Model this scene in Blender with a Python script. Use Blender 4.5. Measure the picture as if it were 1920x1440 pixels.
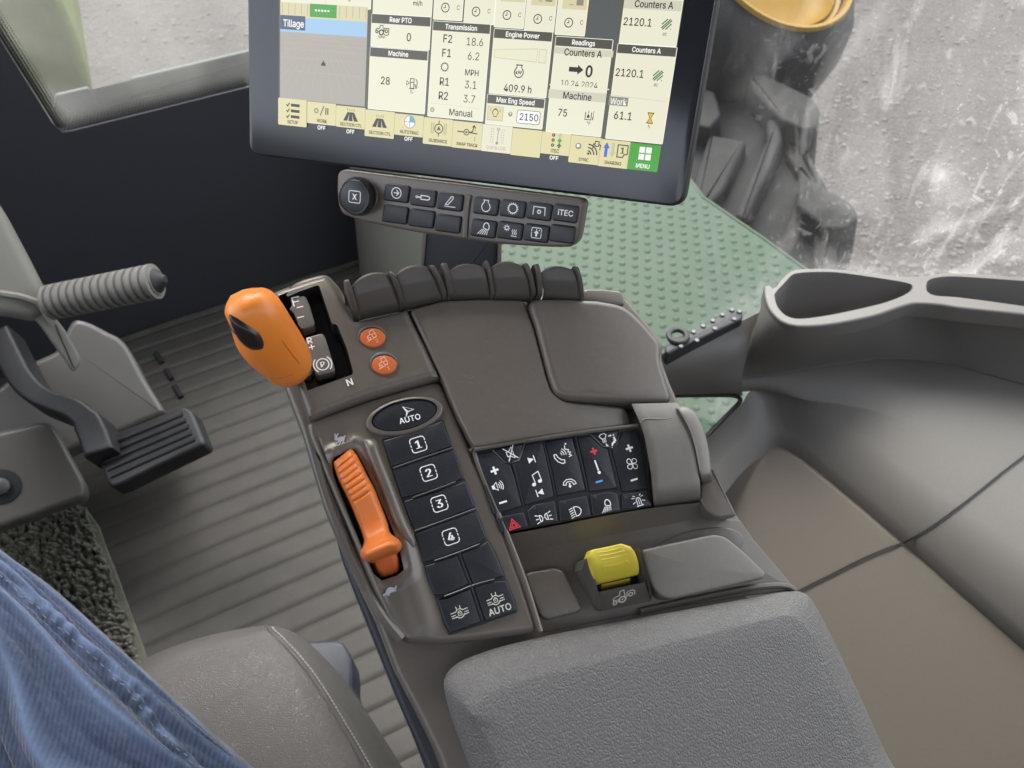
import bpy, bmesh, math, random
from mathutils import Vector, Matrix, noise
from mathutils.bvhtree import BVHTree
from mathutils.geometry import delaunay_2d_cdt
random.seed(7)
SC = bpy.context.scene
for o in list(bpy.data.objects):
    bpy.data.objects.remove(o)
COL = SC.collection
RAD = math.radians

# ------------------------------------------------------------------ camera
FPX = 1400.0
PSI, PIT, ROL = RAD(21), RAD(50), RAD(4.1)
CD = Vector((math.sin(PSI)*math.cos(PIT), math.cos(PSI)*math.cos(PIT), -math.sin(PIT)))
_r0 = Vector((math.cos(PSI), -math.sin(PSI), 0)); _u0 = _r0.cross(CD)
CR = _r0*math.cos(ROL) - _u0*math.sin(ROL)
CU = _u0*math.cos(ROL) + _r0*math.sin(ROL)
CP = Vector((0, 0, 1.25))
cam = bpy.data.cameras.new('camera'); cam.sensor_width = 36; cam.lens = 36*FPX/1920
cam.clip_start = .02; cam.clip_end = 2000
cam.dof.use_dof = True; cam.dof.focus_distance = .50; cam.dof.aperture_fstop = 13.0
camo = bpy.data.objects.new('camera', cam); COL.objects.link(camo)
M = Matrix.Identity(4)
for i in range(3):
    M[i][0] = CR[i]; M[i][1] = CU[i]; M[i][2] = -CD[i]; M[i][3] = CP[i]
camo.matrix_world = M
SC.camera = camo

# ------------------------------------------------------------------ light
EXPO = 2.58
SUN_EL, SUN_AZ = RAD(58), RAD(15)      # azimuth clockwise from +y
w = bpy.data.worlds.new('World'); SC.world = w; w.use_nodes = True
nt = w.node_tree; nt.nodes.clear()
wo = nt.nodes.new('ShaderNodeOutputWorld'); bg = nt.nodes.new('ShaderNodeBackground')
sky = nt.nodes.new('ShaderNodeTexSky'); sky.sky_type = 'NISHITA'; sky.sun_disc = False
sky.sun_elevation = SUN_EL; sky.sun_rotation = SUN_AZ
sky.dust_density = 3.0; sky.air_density = 1.0; sky.ozone_density = .6
hs = nt.nodes.new('ShaderNodeHueSaturation'); hs.inputs['Saturation'].default_value = .35   # thin cloud: a paler sky
nt.links.new(sky.outputs[0], hs.inputs['Color']); nt.links.new(hs.outputs[0], bg.inputs[0]); nt.links.new(bg.outputs[0], wo.inputs[0])
bg.inputs[1].default_value = 0.15
sl = bpy.data.lights.new('sun', 'SUN'); sl.energy = .55; sl.angle = RAD(45); sl.color = (1, .96, .90)
so = bpy.data.objects.new('sun', sl); COL.objects.link(so)
sd = Vector((math.sin(SUN_AZ)*math.cos(SUN_EL), math.cos(SUN_AZ)*math.cos(SUN_EL), math.sin(SUN_EL)))
so.rotation_euler = sd.to_track_quat('Z', 'Y').to_euler(); so.location = (0, 0, 6)
vs = SC.view_settings
SC.display_settings.display_device = 'sRGB'
vs.view_transform = 'Standard'; vs.look = 'None'; vs.exposure = EXPO; vs.gamma = 1; vs.use_curve_mapping = False
SC.render.engine = 'CYCLES'
cy = SC.cycles; cy.use_denoising = True; cy.max_bounces = 8; cy.diffuse_bounces = 5; cy.transparent_max_bounces = 12
cy.caustics_reflective = False; cy.caustics_refractive = False; cy.sample_clamp_indirect = 6

# ------------------------------------------------------------------ projection helpers
def ray(x, y): return CD + CR*((x-960)/FPX) + CU*((720-y)/FPX)
def pt(x, y, d): return CP + ray(x, y)*d

class Fr:
    "a plane in the cab: origin, right, forward/up, normal"
    def __init__(s, o, u, v):
        s.o = Vector(o); s.u = Vector(u).normalized(); v = Vector(v)
        s.v = (v - s.u*v.dot(s.u)).normalized(); s.n = s.u.cross(s.v)
    def at(s, x, y, h=0.0):
        R = ray(x, y); t = ((s.o + s.n*h - CP).dot(s.n))/R.dot(s.n); return CP + R*t
    def uv(s, x, y, h=0.0):
        p = s.at(x, y, h) - s.o; return (p.dot(s.u), p.dot(s.v))
    def w(s, a, b, h=0.0): return s.o + s.u*a + s.v*b + s.n*h
    def px(s, a, b, h=0.0):
        d_ = s.w(a, b, h)-CP; z = d_.dot(CD); return (960+FPX*d_.dot(CR)/z, 720-FPX*d_.dot(CU)/z)
    def sc(s, x, y):
        p = s.at(x, y); return (p-CP).dot(CD)/FPX
def zpl(z): return Fr((0, 0, z), (1, 0, 0), (0, 1, 0))
def cvt(ox, oy, s): return lambda *q: [(x/s+ox, y/s+oy) for x, y in q]
c1 = cvt(440, 0, 4); c2 = cvt(880, 0, 4); c3 = cvt(600, 300, 3.692); c4 = cvt(400, 480, 4); c5 = cvt(560, 720, 2.823)
c6 = cvt(860, 740, 3.272); c7 = cvt(0, 400, 2.571); c8 = cvt(1200, 300, 2.667); d2 = cvt(0, 920, 2.2326)
d3 = cvt(780, 1080, 1.684); d4 = cvt(1240, 0, 2.8235); d5 = cvt(1200, 700, 2.667); d6 = cvt(400, 480, 5.5385)
d7 = cvt(1060, 980, 8); d8 = cvt(880, 780, 5.333); px = cvt(0, 0, 1)

# ------------------------------------------------------------------ materials
def lin(c):
    if isinstance(c, str):
        c = [int(c[i:i+2], 16)/255 for i in (0, 2, 4)]
        return tuple(x/12.92 if x <= .04045 else ((x+.055)/1.055)**2.4 for x in c)
    return c
def mat(name, col, rough=.5, bumps=(), var=None, metal=0, spec=.5, coat=0, sheen=0, trans=0):
    """bumps: (kind, scale, strength, metres, stretch); var: (scale, amount, colour) patches that belong to the surface"""
    m = bpy.data.materials.new(name); m.use_nodes = True; n = m.node_tree.nodes; L = m.node_tree.links
    b = n['Principled BSDF']; col = lin(col)
    b.inputs['Base Color'].default_value = (*col, 1); b.inputs['Roughness'].default_value = rough
    b.inputs['Metallic'].default_value = metal; b.inputs['Specular IOR Level'].default_value = spec
    b.inputs['Coat Weight'].default_value = coat; b.inputs['Coat Roughness'].default_value = .12
    b.inputs['Sheen Weight'].default_value = sheen
    tc = n.new('ShaderNodeTexCoord')
    def tex(kind, scale, stretch=(1, 1, 1)):
        mp = n.new('ShaderNodeMapping'); mp.inputs['Scale'].default_value = stretch
        L.new(tc.outputs['Object'], mp.inputs[0])
        if kind == 'noise':
            t = n.new('ShaderNodeTexNoise'); t.inputs['Detail'].default_value = 4; o = t.outputs[0]
        elif kind == 'cell':
            t = n.new('ShaderNodeTexVoronoi'); t.feature = 'DISTANCE_TO_EDGE'; o = t.outputs['Distance']
        elif kind == 'dot':
            t = n.new('ShaderNodeTexVoronoi'); o = t.outputs['Distance']
        elif kind == 'wave':
            t = n.new('ShaderNodeTexWave'); t.inputs['Distortion'].default_value = 1.2; t.inputs['Detail'].default_value = 2; o = t.outputs['Fac']
            t.inputs['Detail Scale'].default_value = 2
        t.inputs['Scale'].default_value = scale; L.new(mp.outputs[0], t.inputs['Vector'])
        return o
    prev = None
    for bb in bumps:
        kind, scale, st, dist = bb[:4]; stretch = bb[4] if len(bb) > 4 else (1, 1, 1)
        o = tex(kind, scale, stretch)
        if kind == 'cell':
            cl = n.new('ShaderNodeMath'); cl.operation = 'MINIMUM'; cl.inputs[1].default_value = .22; L.new(o, cl.inputs[0]); o = cl.outputs[0]
        bn = n.new('ShaderNodeBump'); bn.inputs['Strength'].default_value = st; bn.inputs['Distance'].default_value = dist
        L.new(o, bn.inputs['Height'])
        if prev: L.new(prev.outputs[0], bn.inputs['Normal'])
        prev = bn
    if prev: L.new(prev.outputs[0], b.inputs['Normal'])
    if var:
        mx = n.new('ShaderNodeMix'); mx.data_type = 'RGBA'; src = None
        for sc_, am, c2_ in var:
            o = tex('noise', sc_); mr = n.new('ShaderNodeMapRange')
            mr.inputs['From Min'].default_value = .42; mr.inputs['From Max'].default_value = .75
            mr.inputs['To Max'].default_value = am; L.new(o, mr.inputs[0])
            mx = n.new('ShaderNodeMix'); mx.data_type = 'RGBA'
            L.new(mr.outputs[0], mx.inputs[0])
            if src: L.new(src, mx.inputs[6])
            else: mx.inputs[6].default_value = (*col, 1)
            mx.inputs[7].default_value = (*lin(c2_), 1); src = mx.outputs[2]
        L.new(src, b.inputs['Base Color'])
    return m
def emi(name, col, k=1.0):
    m = bpy.data.materials.new(name); m.use_nodes = True; b = m.node_tree.nodes['Principled BSDF']
    b.inputs['Base Color'].default_value = (.01, .01, .01, 1); b.inputs['Roughness'].default_value = .22
    b.inputs['Emission Color'].default_value = (*lin(col), 1); b.inputs['Emission Strength'].default_value = k/2**EXPO
    return m

GRAIN = [('noise', 1800, .25, .0004), ('noise', 60, .1, .002)]
PL = mat('console_plastic', (.132, .113, .094), .31, GRAIN, [(9, .35, (.14, .124, .107)), (40, .3, (.15, .136, .12)), (300, .2, (.175, .157, .138))], metal=.12)
PLG = mat('console_gloss_plastic', (.125, .106, .087), .36, [('noise', 45, .06, .002)], [(12, .3, (.145, .125, .103))], metal=.15, coat=.12)
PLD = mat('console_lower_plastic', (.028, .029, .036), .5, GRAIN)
PLM = mat('silver_brown_plastic', (.165, .15, .13), .38, GRAIN, [(200, .25, (.21, .19, .165))], metal=.25)
BLK = mat('black_rubber_key', (.011, .012, .016), .42, [('noise', 900, .12, .0003)], [(38, .35, (.028, .03, .036)), (700, .22, (.05, .052, .058))])
BLG = mat('black_gloss', (.010, .011, .014), .12, [('noise', 15, .02, .002)])
BLM = mat('black_matt', (.014, .014, .016), .6, GRAIN)
PAD = mat('armrest_skin', (.142, .134, .126), .45, [('cell', 560, .9, .0018, (1, .55, 1)), ('cell', 1100, .4, .0006), ('noise', 40, .15, .002)], [(14, .3, (.155, .147, .138)), (500, .3, (.175, .167, .158))])
LEA = mat('grey_leather', (.092, .084, .078), .40, [('cell', 520, .8, .0016), ('noise', 25, .3, .004)], [(10, .3, (.105, .096, .088))])
ORT = mat('throttle_orange', (.66, .175, .035), .4, [('noise', 700, .1, .0003)], [(30, .22, (.6, .2, .06))])
ORG = mat('orange_plastic', (.85, .25, .035), .36, [('noise', 700, .1, .0003)], [(30, .22, (.80, .26, .06))])
ORD = mat('orange_button', (.56, .125, .03), .4, [('noise', 700, .1, .0003)])
YEL = mat('yellow_plastic', (.68, .54, .05), .4, [('noise', 600, .1, .0003)])
YED = mat('yellow_stem_plastic', (.50, .36, .04), .5)
WHT = mat('white_print', (.86, .86, .84), .5)
GRY = mat('grey_print', (.36, .36, .37), .5)
REDP = mat('red_print', (.75, .04, .05), .5)
BLUP = mat('blue_print', (.10, .38, .75), .5)
LINEP = mat('key_ridge', (.035, .037, .043), .3)
PNL = mat('side_panel_plastic', (.110, .102, .092), .5, GRAIN, [(5, .3, (.122, .114, .103)), (300, .2, (.145, .136, .124))])
PNT = mat('side_pad_plastic', (.110, .094, .076), .6, GRAIN, [(5, .3, (.122, .105, .087)), (300, .2, (.14, .122, .102))])
PNI = mat('tray_interior', (.15, .142, .136), .6, GRAIN)
FW = mat('dark_firewall', (.034, .036, .043), .55, [('noise', 500, .2, .0006)], [(4, .4, (.044, .046, .053))])
MATR = mat('floor_rubber', (.038, .0335, .0275), .62, [('noise', 260, .25, .001)], [(6, .5, (.050, .045, .037)), (22, .45, (.062, .055, .045)), (60, .25, (.032, .03, .027))])
BEI = mat('beige_cover', (.195, .188, .158), .5, GRAIN, [(8, .3, (.23, .22, .19))])
GRP = mat('grey_pedal_cover', (.108, .102, .093), .36, GRAIN, [(12, .4, (.132, .125, .115))])
RUB = mat('grey_rubber_grip', (.16, .152, .135), .6, [('noise', 400, .2, .0005)])
PED = mat('black_pedal', (.014, .0135, .015), .5, [('noise', 300, .3, .0006)], [(30, .4, (.03, .029, .03))])
CAR = mat('shag_pile', (.080, .078, .048), .9, [('noise', 600, .6, .002)], [(55, .55, (.15, .148, .108)), (300, .5, (.045, .045, .03))], sheen=.3)
CBL = mat('cable_black', (.02, .021, .025), .35)
STI = mat('thread_grey', (.40, .37, .34), .7)
MET = mat('bolt_metal', (.09, .09, .088), .45, metal=.4)
GRN = mat('green_steel', (.006, .027, .0075), .7, [('noise', 300, .15, .001)], [(7, .5, (.010, .033, .012)), (16, .4, (.020, .032, .018)), (50, .3, (.018, .036, .019))])
HOOD = mat('hood_green', (.10, .135, .022), .8, (), [(5, .4, (.12, .145, .04))])
COWL = mat('cowl_grey', (.06, .072, .072), .7, (), [(8, .5, (.08, .09, .09))])
TYR = mat('tyre_rubber', (.0035, .0035, .0045), .8, [('noise', 90, .3, .004)], [(5, .6, (.013, .0125, .012)), (30, .35, (.007, .007, .0085))], spec=.3)
RIM = mat('yellow_rim', (.175, .095, .0015), .5, (), [(6, .35, (.13, .075, .004))], spec=.2)
GND = mat('gravel', (.031, .0255, .0215), .95, [('dot', 40, .7, .012), ('noise', 9, .5, .04)], [(.7, .7, (.016, .013, .011)), (3, .6, (.044, .037, .031)), (14, .6, (.014, .012, .0105)), (60, .6, (.085, .077, .069))])

TYL = mat('tyre_lug_face', (.010, .0098, .0098), .85, [('noise', 120, .4, .004)], [(9, .6, (.030, .028, .026)), (45, .4, (.02, .019, .018))], spec=.3)
def glass(name, base, gain, tint, scale=1.0, streak=True, edge=None):
    "window pane with dried dust: clear glass mixed with a scattering film of dirt"
    m = bpy.data.materials.new(name); m.use_nodes = True; n = m.node_tree.nodes; L = m.node_tree.links
    n.clear(); out = n.new('ShaderNodeOutputMaterial'); tr = n.new('ShaderNodeBsdfTransparent')
    tr.inputs[0].default_value = (.95, .97, .95, 1)
    df = n.new('ShaderNodeBsdfDiffuse'); tl = n.new('ShaderNodeBsdfTranslucent')
    for q in (df, tl): q.inputs[0].default_value = (*tint, 1)
    ds = n.new('ShaderNodeMixShader'); ds.inputs[0].default_value = .75
    L.new(df.outputs[0], ds.inputs[1]); L.new(tl.outputs[0], ds.inputs[2])
    tc = n.new('ShaderNodeTexCoord')
    def nz(sc, st, det, dist, lo, hi, amt):
        mp = n.new('ShaderNodeMapping'); mp.inputs['Scale'].default_value = st; L.new(tc.outputs['Object'], mp.inputs[0])
        t = n.new('ShaderNodeTexNoise'); t.inputs['Scale'].default_value = sc*scale; t.inputs['Detail'].default_value = det
        t.inputs['Distortion'].default_value = dist; L.new(mp.outputs[0], t.inputs['Vector'])
        r = n.new('ShaderNodeMapRange'); r.inputs['From Min'].default_value = lo; r.inputs['From Max'].default_value = hi
        r.inputs['To Max'].default_value = amt; L.new(t.outputs[0], r.inputs[0]); return r.outputs[0]
    parts = [nz(3, (1, 1, 1), 6, .6, .38, .75, gain), nz(300, (1, 1, 1), 1, 0, .66, .74, gain*.9)]
    if streak: parts += [nz(5, (1, 1, .6), 10, 2.6, .53, .72, gain*1.1), nz(13, (1.5, 1.5, .45), 9, 1.8, .57, .70, gain*1.1), nz(2.2, (1, 1, .8), 10, 3.2, .53, .60, gain*.45), nz(34, (1, 1, .7), 8, 2.5, .60, .68, gain*.8)]
    acc = None
    for q in parts:
        if acc is None: acc = q
        else:
            a = n.new('ShaderNodeMath'); a.operation = 'ADD'; L.new(acc, a.inputs[0]); L.new(q, a.inputs[1]); acc = a.outputs[0]
    if edge:   # dirt heavier towards one end of the pane
        sp = n.new('ShaderNodeSeparateXYZ'); L.new(tc.outputs['Object'], sp.inputs[0])
        r = n.new('ShaderNodeMapRange'); r.inputs['From Min'].default_value = edge[1]; r.inputs['From Max'].default_value = edge[2]
        r.inputs['To Min'].default_value = edge[3]; r.inputs['To Max'].default_value = edge[4]
        L.new(sp.outputs[edge[0]], r.inputs[0])
        a = n.new('ShaderNodeMath'); a.operation = 'MULTIPLY'; L.new(acc, a.inputs[0]); L.new(r.outputs[0], a.inputs[1]); acc = a.outputs[0]
    a = n.new('ShaderNodeMath'); a.operation = 'ADD'; a.inputs[1].default_value = base; a.use_clamp = True; L.new(acc, a.inputs[0])
    m1 = n.new('ShaderNodeMixShader'); L.new(a.outputs[0], m1.inputs[0]); L.new(tr.outputs[0], m1.inputs[1]); L.new(ds.outputs[0], m1.inputs[2])
    gl = n.new('ShaderNodeBsdfGlossy'); gl.inputs['Roughness'].default_value = .02
    m2 = n.new('ShaderNodeMixShader'); m2.inputs[0].default_value = .03
    L.new(m1.outputs[0], m2.inputs[1]); L.new(gl.outputs[0], m2.inputs[2]); L.new(m2.outputs[0], out.inputs[0])
    return m
GLS = glass('dusty_side_glass', .015, .36, (.37, .36, .345), 1.0, True, (0, -.13, .10, .04, 1.3))
GLF = glass('dusty_front_glass', .13, .22, (.46, .45, .42), 1.2, False)

# ------------------------------------------------------------------ mesh builder
def smooth_line(pts, n, closed=False):
    "Catmull-Rom through points (tuples of any length), resampled to n by arc length"
    P = [Vector(p) for p in pts]; out = []
    m = len(P); segs = m if closed else m-1
    for i in range(segs):
        if closed: a, b, c, d = P[i-1], P[i], P[(i+1) % m], P[(i+2) % m]
        else: a, b, c, d = P[max(i-1, 0)], P[i], P[i+1], P[min(i+2, m-1)]
        # centripetal-ish: limit tangents to the segment length
        t1 = (c-a)*.5; t2 = (d-b)*.5; sl_ = (c-b).length
        if t1.length > sl_: t1 *= sl_/t1.length
        if t2.length > sl_: t2 *= sl_/t2.length
        for k in range(12):
            t = k/12; out.append(b*(2*t**3-3*t*t+1) + t1*(t**3-2*t*t+t) + c*(-2*t**3+3*t*t) + t2*(t**3-t*t))
    out.append(P[0].copy() if closed else P[-1].copy())
    acc = [0]
    for a, b in zip(out, out[1:]): acc.append(acc[-1]+(b-a).length)
    res = []; j = 0; N = n if not closed else n+1
    for k in range(N):
        s = acc[-1]*k/(N-1)
        while j < len(acc)-2 and acc[j+1] < s: j += 1
        t = (s-acc[j])/max(acc[j+1]-acc[j], 1e-9); res.append(out[j].lerp(out[j+1], min(max(t, 0), 1)))
    return res[:-1] if closed else res
def round_poly(P, r, k=5):
    "round the corners of a 2D polygon"
    if r <= 0: return [Vector(p) for p in P]
    P = [Vector(p) for p in P]; n = len(P); out = []
    for i in range(n):
        a, b, c = P[i-1], P[i], P[(i+1) % n]
        e1 = a-b; e2 = c-b; l1 = e1.length; l2 = e2.length
        if l1 < 1e-7 or l2 < 1e-7: continue
        d_ = min(r, .45*l1, .45*l2); p = b+e1/l1*d_; q = b+e2/l2*d_
        ang = e1.angle(e2)
        if ang > RAD(172): out.append(b); continue
        for j in range(k+1):
            t = j/k; out.append(p*(1-t)**2 + b*2*t*(1-t) + q*t*t)
    return out
def area(P): return .5*sum(P[i-1][0]*P[i][1]-P[i][0]*P[i-1][1] for i in range(len(P)))
def inset(P, d):
    n = len(P); out = []
    for i in range(n):
        e1 = (P[i]-P[i-1]); e2 = (P[(i+1) % n]-P[i])
        if e1.length < 1e-9: e1 = e2
        if e2.length < 1e-9: e2 = e1
        e1 = e1.normalized(); e2 = e2.normalized()
        n1 = Vector((-e1.y, e1.x)); n2 = Vector((-e2.y, e2.x)); k = 1+n1.dot(n2)
        out.append(P[i]+(n1+n2)*(d/max(k, .35)))
    return out
def inside(p, U):
    c = False
    for i in range(len(U)):
        a, b = U[i-1], U[i]
        if (a.y > p.y) != (b.y > p.y) and p.x < (b.x-a.x)*(p.y-a.y)/(b.y-a.y)+a.x: c = not c
    return c
GC = {}
FONT = None
try:      # Blender's own bundled interface font
    FONT = bpy.data.fonts.load(bpy.utils.system_resource('DATAFILES')+'/fonts/Inter.woff2')
except Exception:
    FONT = None
CAPH = [1.0]
def glyph(s):
    if s not in GC:
        c = bpy.data.curves.new('lettering', 'FONT'); c.body = s; c.size = 1/CAPH[0]
        if FONT: c.font = FONT
        o = bpy.data.objects.new('lettering', c); me = o.to_mesh()
        vs_ = [(v.co.x, v.co.y) for v in me.vertices]; fs = [tuple(p.vertices) for p in me.polygons]
        o.to_mesh_clear(); bpy.data.objects.remove(o); bpy.data.curves.remove(c)
        x0 = min(v[0] for v in vs_); x1 = max(v[0] for v in vs_)
        GC[s] = ([(x-(x0+x1)/2, y-.5) for x, y in vs_], fs, x1-x0)
    return GC[s]

_v = glyph('H')[0]; CAPH[0] = max(v[1] for v in _v)-min(v[1] for v in _v); GC.clear()
class MB:
    def __init__(s): s.v = []; s.f = []; s.m = []; s.mats = []; s.k = 0
    def mi(s, m):
        if m not in s.mats: s.mats.append(m)
        return s.mats.index(m)
    def add(s, vs_, fs, m):
        o = len(s.v); i = s.mi(m); s.v += [Vector(v) for v in vs_]
        for f in fs: s.f.append(tuple(o+j for j in f)); s.m.append(i)
    def slab(s, fr, P, h0, h1, m, bev=.001, rnd=0, seg=3, holes=(), top=None, hw=None, raw=False, hr=0, crown=0, hf=None, grid=.003):
        """prism on a plane from a pixel outline (or uv when raw), rounded corners and edge; holes get walls down to h0"""
        U = [Vector(p) for p in P] if raw else [Vector(fr.uv(x, y, h1)) for x, y in P]
        if area(U) < 0: U.reverse()
        U = round_poly(U, rnd); n = len(U); vs_ = []; fs = []
        rings = [(0, h0), (0, h1-bev)] if bev > 0 else [(0, h0), (0, h1)]
        if bev > 0:
            for j in range(1, seg+1):
                t = math.pi/2*j/seg; rings.append((bev*(1-math.cos(t)), h1-bev+bev*math.sin(t)))
        for ri, (d_, h) in enumerate(rings):
            for p in (inset(U, d_) if d_ else U): vs_.append(fr.w(p.x, p.y, h+(hf(*fr.px(p.x, p.y, h1)) if hf and ri else 0)))
        for r in range(len(rings)-1):
            for i in range(n):
                j = (i+1) % n; fs.append((r*n+i, r*n+j, (r+1)*n+j, (r+1)*n+i))
        b = (len(rings)-1)*n; s.add(vs_, fs, m)
        I = inset(U, bev) if bev else U
        if not holes and not hf:
            s.add([fr.w(p.x, p.y, h1) for p in I], [tuple(range(n))], top or m)
            o = len(s.v)-n; q = o-len(vs_)+b  # weld the cap to the last ring
            s.f[-1] = tuple(q+i for i in range(n)); del s.v[o:]
            if crown:      # gently domed top
                s.f.pop(); mi_ = s.m.pop(); c = sum(I, Vector((0, 0)))/n; base = q; ks = (.92, .8, .62, .42, .2)
                for k in ks:
                    st = len(s.v); s.v += [fr.w(*(c+(p-c)*k), h1+crown*(1-k*k)) for p in I]
                    for i in range(n):
                        j = (i+1) % n; s.f.append((base+i, base+j, st+j, st+i)); s.m.append(mi_)
                    base = st
                s.f.append(tuple(base+i for i in range(n))); s.m.append(mi_)
        else:
            H = []
            for h in holes:
                h = [Vector(p) for p in h] if raw else [Vector(fr.uv(x, y, h1)) for x, y in h]
                if area(h) < 0: h.reverse()
                H.append(round_poly(h, hr))
            pts = [p.copy() for p in I]; faces = [list(range(len(I)))]
            for h in H:
                faces.append([len(pts)+i for i in range(len(h))]); pts += [p.copy() for p in h]
            edges = [(f[i-1], f[i]) for f in faces for i in range(len(f))]
            nb = len(pts)
            if hf:     # sculpted top: inner points that follow a height function
                ax_ = min(p.x for p in I); bx_ = max(p.x for p in I); ay_ = min(p.y for p in I); by_ = max(p.y for p in I)
                for i in range(int((bx_-ax_)/grid)+1):
                    for j in range(int((by_-ay_)/grid)+1):
                        p = Vector((ax_+(i+.5*(j % 2))*grid, ay_+j*grid))
                        if inside(p, I) and not any(inside(p, h) for h in H) and min((p-q).length for q in pts[:nb]) > grid*.6: pts.append(p)
            vo, _, fo, *_ = delaunay_2d_cdt(pts, edges, [], 0, 1e-7)
            keep = []
            for f in fo:
                c = sum((vo[i] for i in f), Vector((0, 0)))/len(f)
                if inside(c, I) and not any(inside(c, h) for h in H): keep.append(f)
            s.add([fr.w(p.x, p.y, h1+(hf(*fr.px(p.x, p.y, h1)) if hf else 0)) for p in vo], [tuple(f) if area([vo[i] for i in f]) > 0 else tuple(f)[::-1] for f in keep], top or m)
            for h in H:
                k = len(h); s.add([fr.w(p.x, p.y, h1+(hf(*fr.px(p.x, p.y, h1)) if hf else 0)) for p in h]+[fr.w(p.x, p.y, h0) for p in h],
                                  [((i+1) % k, i, k+i, k+(i+1) % k) for i in range(k)], hw or m)
        return s
    def flat(s, fr, P, h, m, raw=False):
        U = [Vector(p) for p in P] if raw else [Vector(fr.uv(x, y, h)) for x, y in P]
        if area(U) < 0: U.reverse()
        s.add([fr.w(p.x, p.y, h) for p in U], [tuple(range(len(U)))], m); return s
    def loft(s, rows, m, closed=False, cap0=False, cap1=False):
        n = len(rows[0]); vs_ = [p for r in rows for p in r]; fs = []
        for r in range(len(rows)-1):
            for i in range(n if closed else n-1):
                j = (i+1) % n; fs.append((r*n+i, r*n+j, (r+1)*n+j, (r+1)*n+i))
        if cap0: fs.append(tuple(range(n))[::-1])
        if cap1: fs.append(tuple((len(rows)-1)*n+i for i in range(n)))
        s.add(vs_, fs, m); return s
    def tube(s, pts, r, m, n=8, caps=True):
        P = [Vector(p) for p in pts]; rows = []; up = Vector((.13, .21, .97))
        for i, p in enumerate(P):
            t = (P[min(i+1, len(P)-1)]-P[max(i-1, 0)]).normalized()
            a = t.cross(up)
            if a.length < .1: a = t.cross(Vector((1, 0, 0)))
            a.normalize(); b = t.cross(a); rr = r(i/(len(P)-1)) if callable(r) else r
            rows.append([p+(a*math.cos(2*math.pi*k/n)+b*math.sin(2*math.pi*k/n))*rr for k in range(n)])
        return s.loft(rows, m, True, caps, caps)
    def revolve(s, o, axis, prof, m, n=48, ref=None):
        "prof: (distance along axis, radius)"
        a = Vector(axis).normalized(); x = a.cross(Vector(ref) if ref else Vector((0, 0, 1)))
        if x.length < .05: x = a.cross(Vector((0, 1, 0)))
        x.normalize(); y = a.cross(x)
        rows = [[Vector(o)+a*t+(x*math.cos(2*math.pi*k/n)+y*math.sin(2*math.pi*k/n))*r for k in range(n)] for t, r in prof]
        return s.loft(rows, m, True)
    def strip(s, fr, U, wd, h, m, closed=False):
        "flat line of constant width with mitred joints, uv coordinates"
        U = [Vector(p) for p in U]; n = len(U); A = []; B = []
        for i in range(n):
            if closed: e1 = U[i]-U[i-1]; e2 = U[(i+1) % n]-U[i]
            else: e1 = U[i]-U[max(i-1, 0)]; e2 = U[min(i+1, n-1)]-U[i]
            if e1.length < 1e-9: e1 = e2
            if e2.length < 1e-9: e2 = e1
            e1 = e1.normalized(); e2 = e2.normalized(); n1 = Vector((-e1.y, e1.x)); n2 = Vector((-e2.y, e2.x))
            o = (n1+n2)*(wd/2/max(1+n1.dot(n2), .5)); A.append(U[i]+o); B.append(U[i]-o)
        s.k += 1; h += (s.k % 24)*4e-6
        vs_ = [fr.w(p.x, p.y, h) for p in A+B]
        fs = [(i, n+i, n+(i+1) % n, (i+1) % n) for i in range(n if closed else n-1)]
        s.add(vs_, fs, m); return s
    def text(s, fr, t, cx, cy, cap, m, h, bold=0, rot=0, wide=1.0, wmax=None):
        "lettering: centre in pixels, capital height in pixels"
        u0, v0 = fr.uv(cx, cy, h); k = cap*fr.sc(cx, cy); vs_, fs, wd = glyph(t)
        if wmax: wide = min(wide, wmax/(wd*cap)) if wmax < 1e5 else wide
        c, sn = math.cos(rot), math.sin(rot)
        offs = [(0, 0)] if not bold else [(-bold, 0), (bold, 0), (0, bold), (0, -bold)]
        for i, (bx, by) in enumerate(offs):
            V = [fr.w(u0+((x*wide+bx)*c-(y+by)*sn)*k, v0+((x*wide+bx)*sn+(y+by)*c)*k, h+i*5e-6) for x, y in vs_]
            F2 = []
            for f in fs:
                a = [vs_[j] for j in f]
                F2.append(f if area([Vector(q) for q in a]) > 0 else f[::-1])
            s.add(V, F2, m)
        return s
    def bvh(s): return BVHTree.FromPolygons(s.v, s.f)
    def build(s, name, parent=None, label=None, sharp=38):
        me = bpy.data.meshes.new(name); o = bpy.data.objects.new(name, me); COL.objects.link(o)
        base = Vector(parent['_o']) if parent else Vector((0, 0, 0))
        me.from_pydata([tuple(v-base) for v in s.v], [], s.f)
        for m in s.mats: me.materials.append(m)
        me.polygons.foreach_set('material_index', s.m)
        me.polygons.foreach_set('use_smooth', [True]*len(s.f))
        me.validate(); me.update(); me.set_sharp_from_angle(angle=RAD(sharp))
        if parent: o.parent = parent; o['_o'] = tuple(base)
        else: o['_o'] = (0, 0, 0)
        if label: o['label'] = label
        return o
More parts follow.
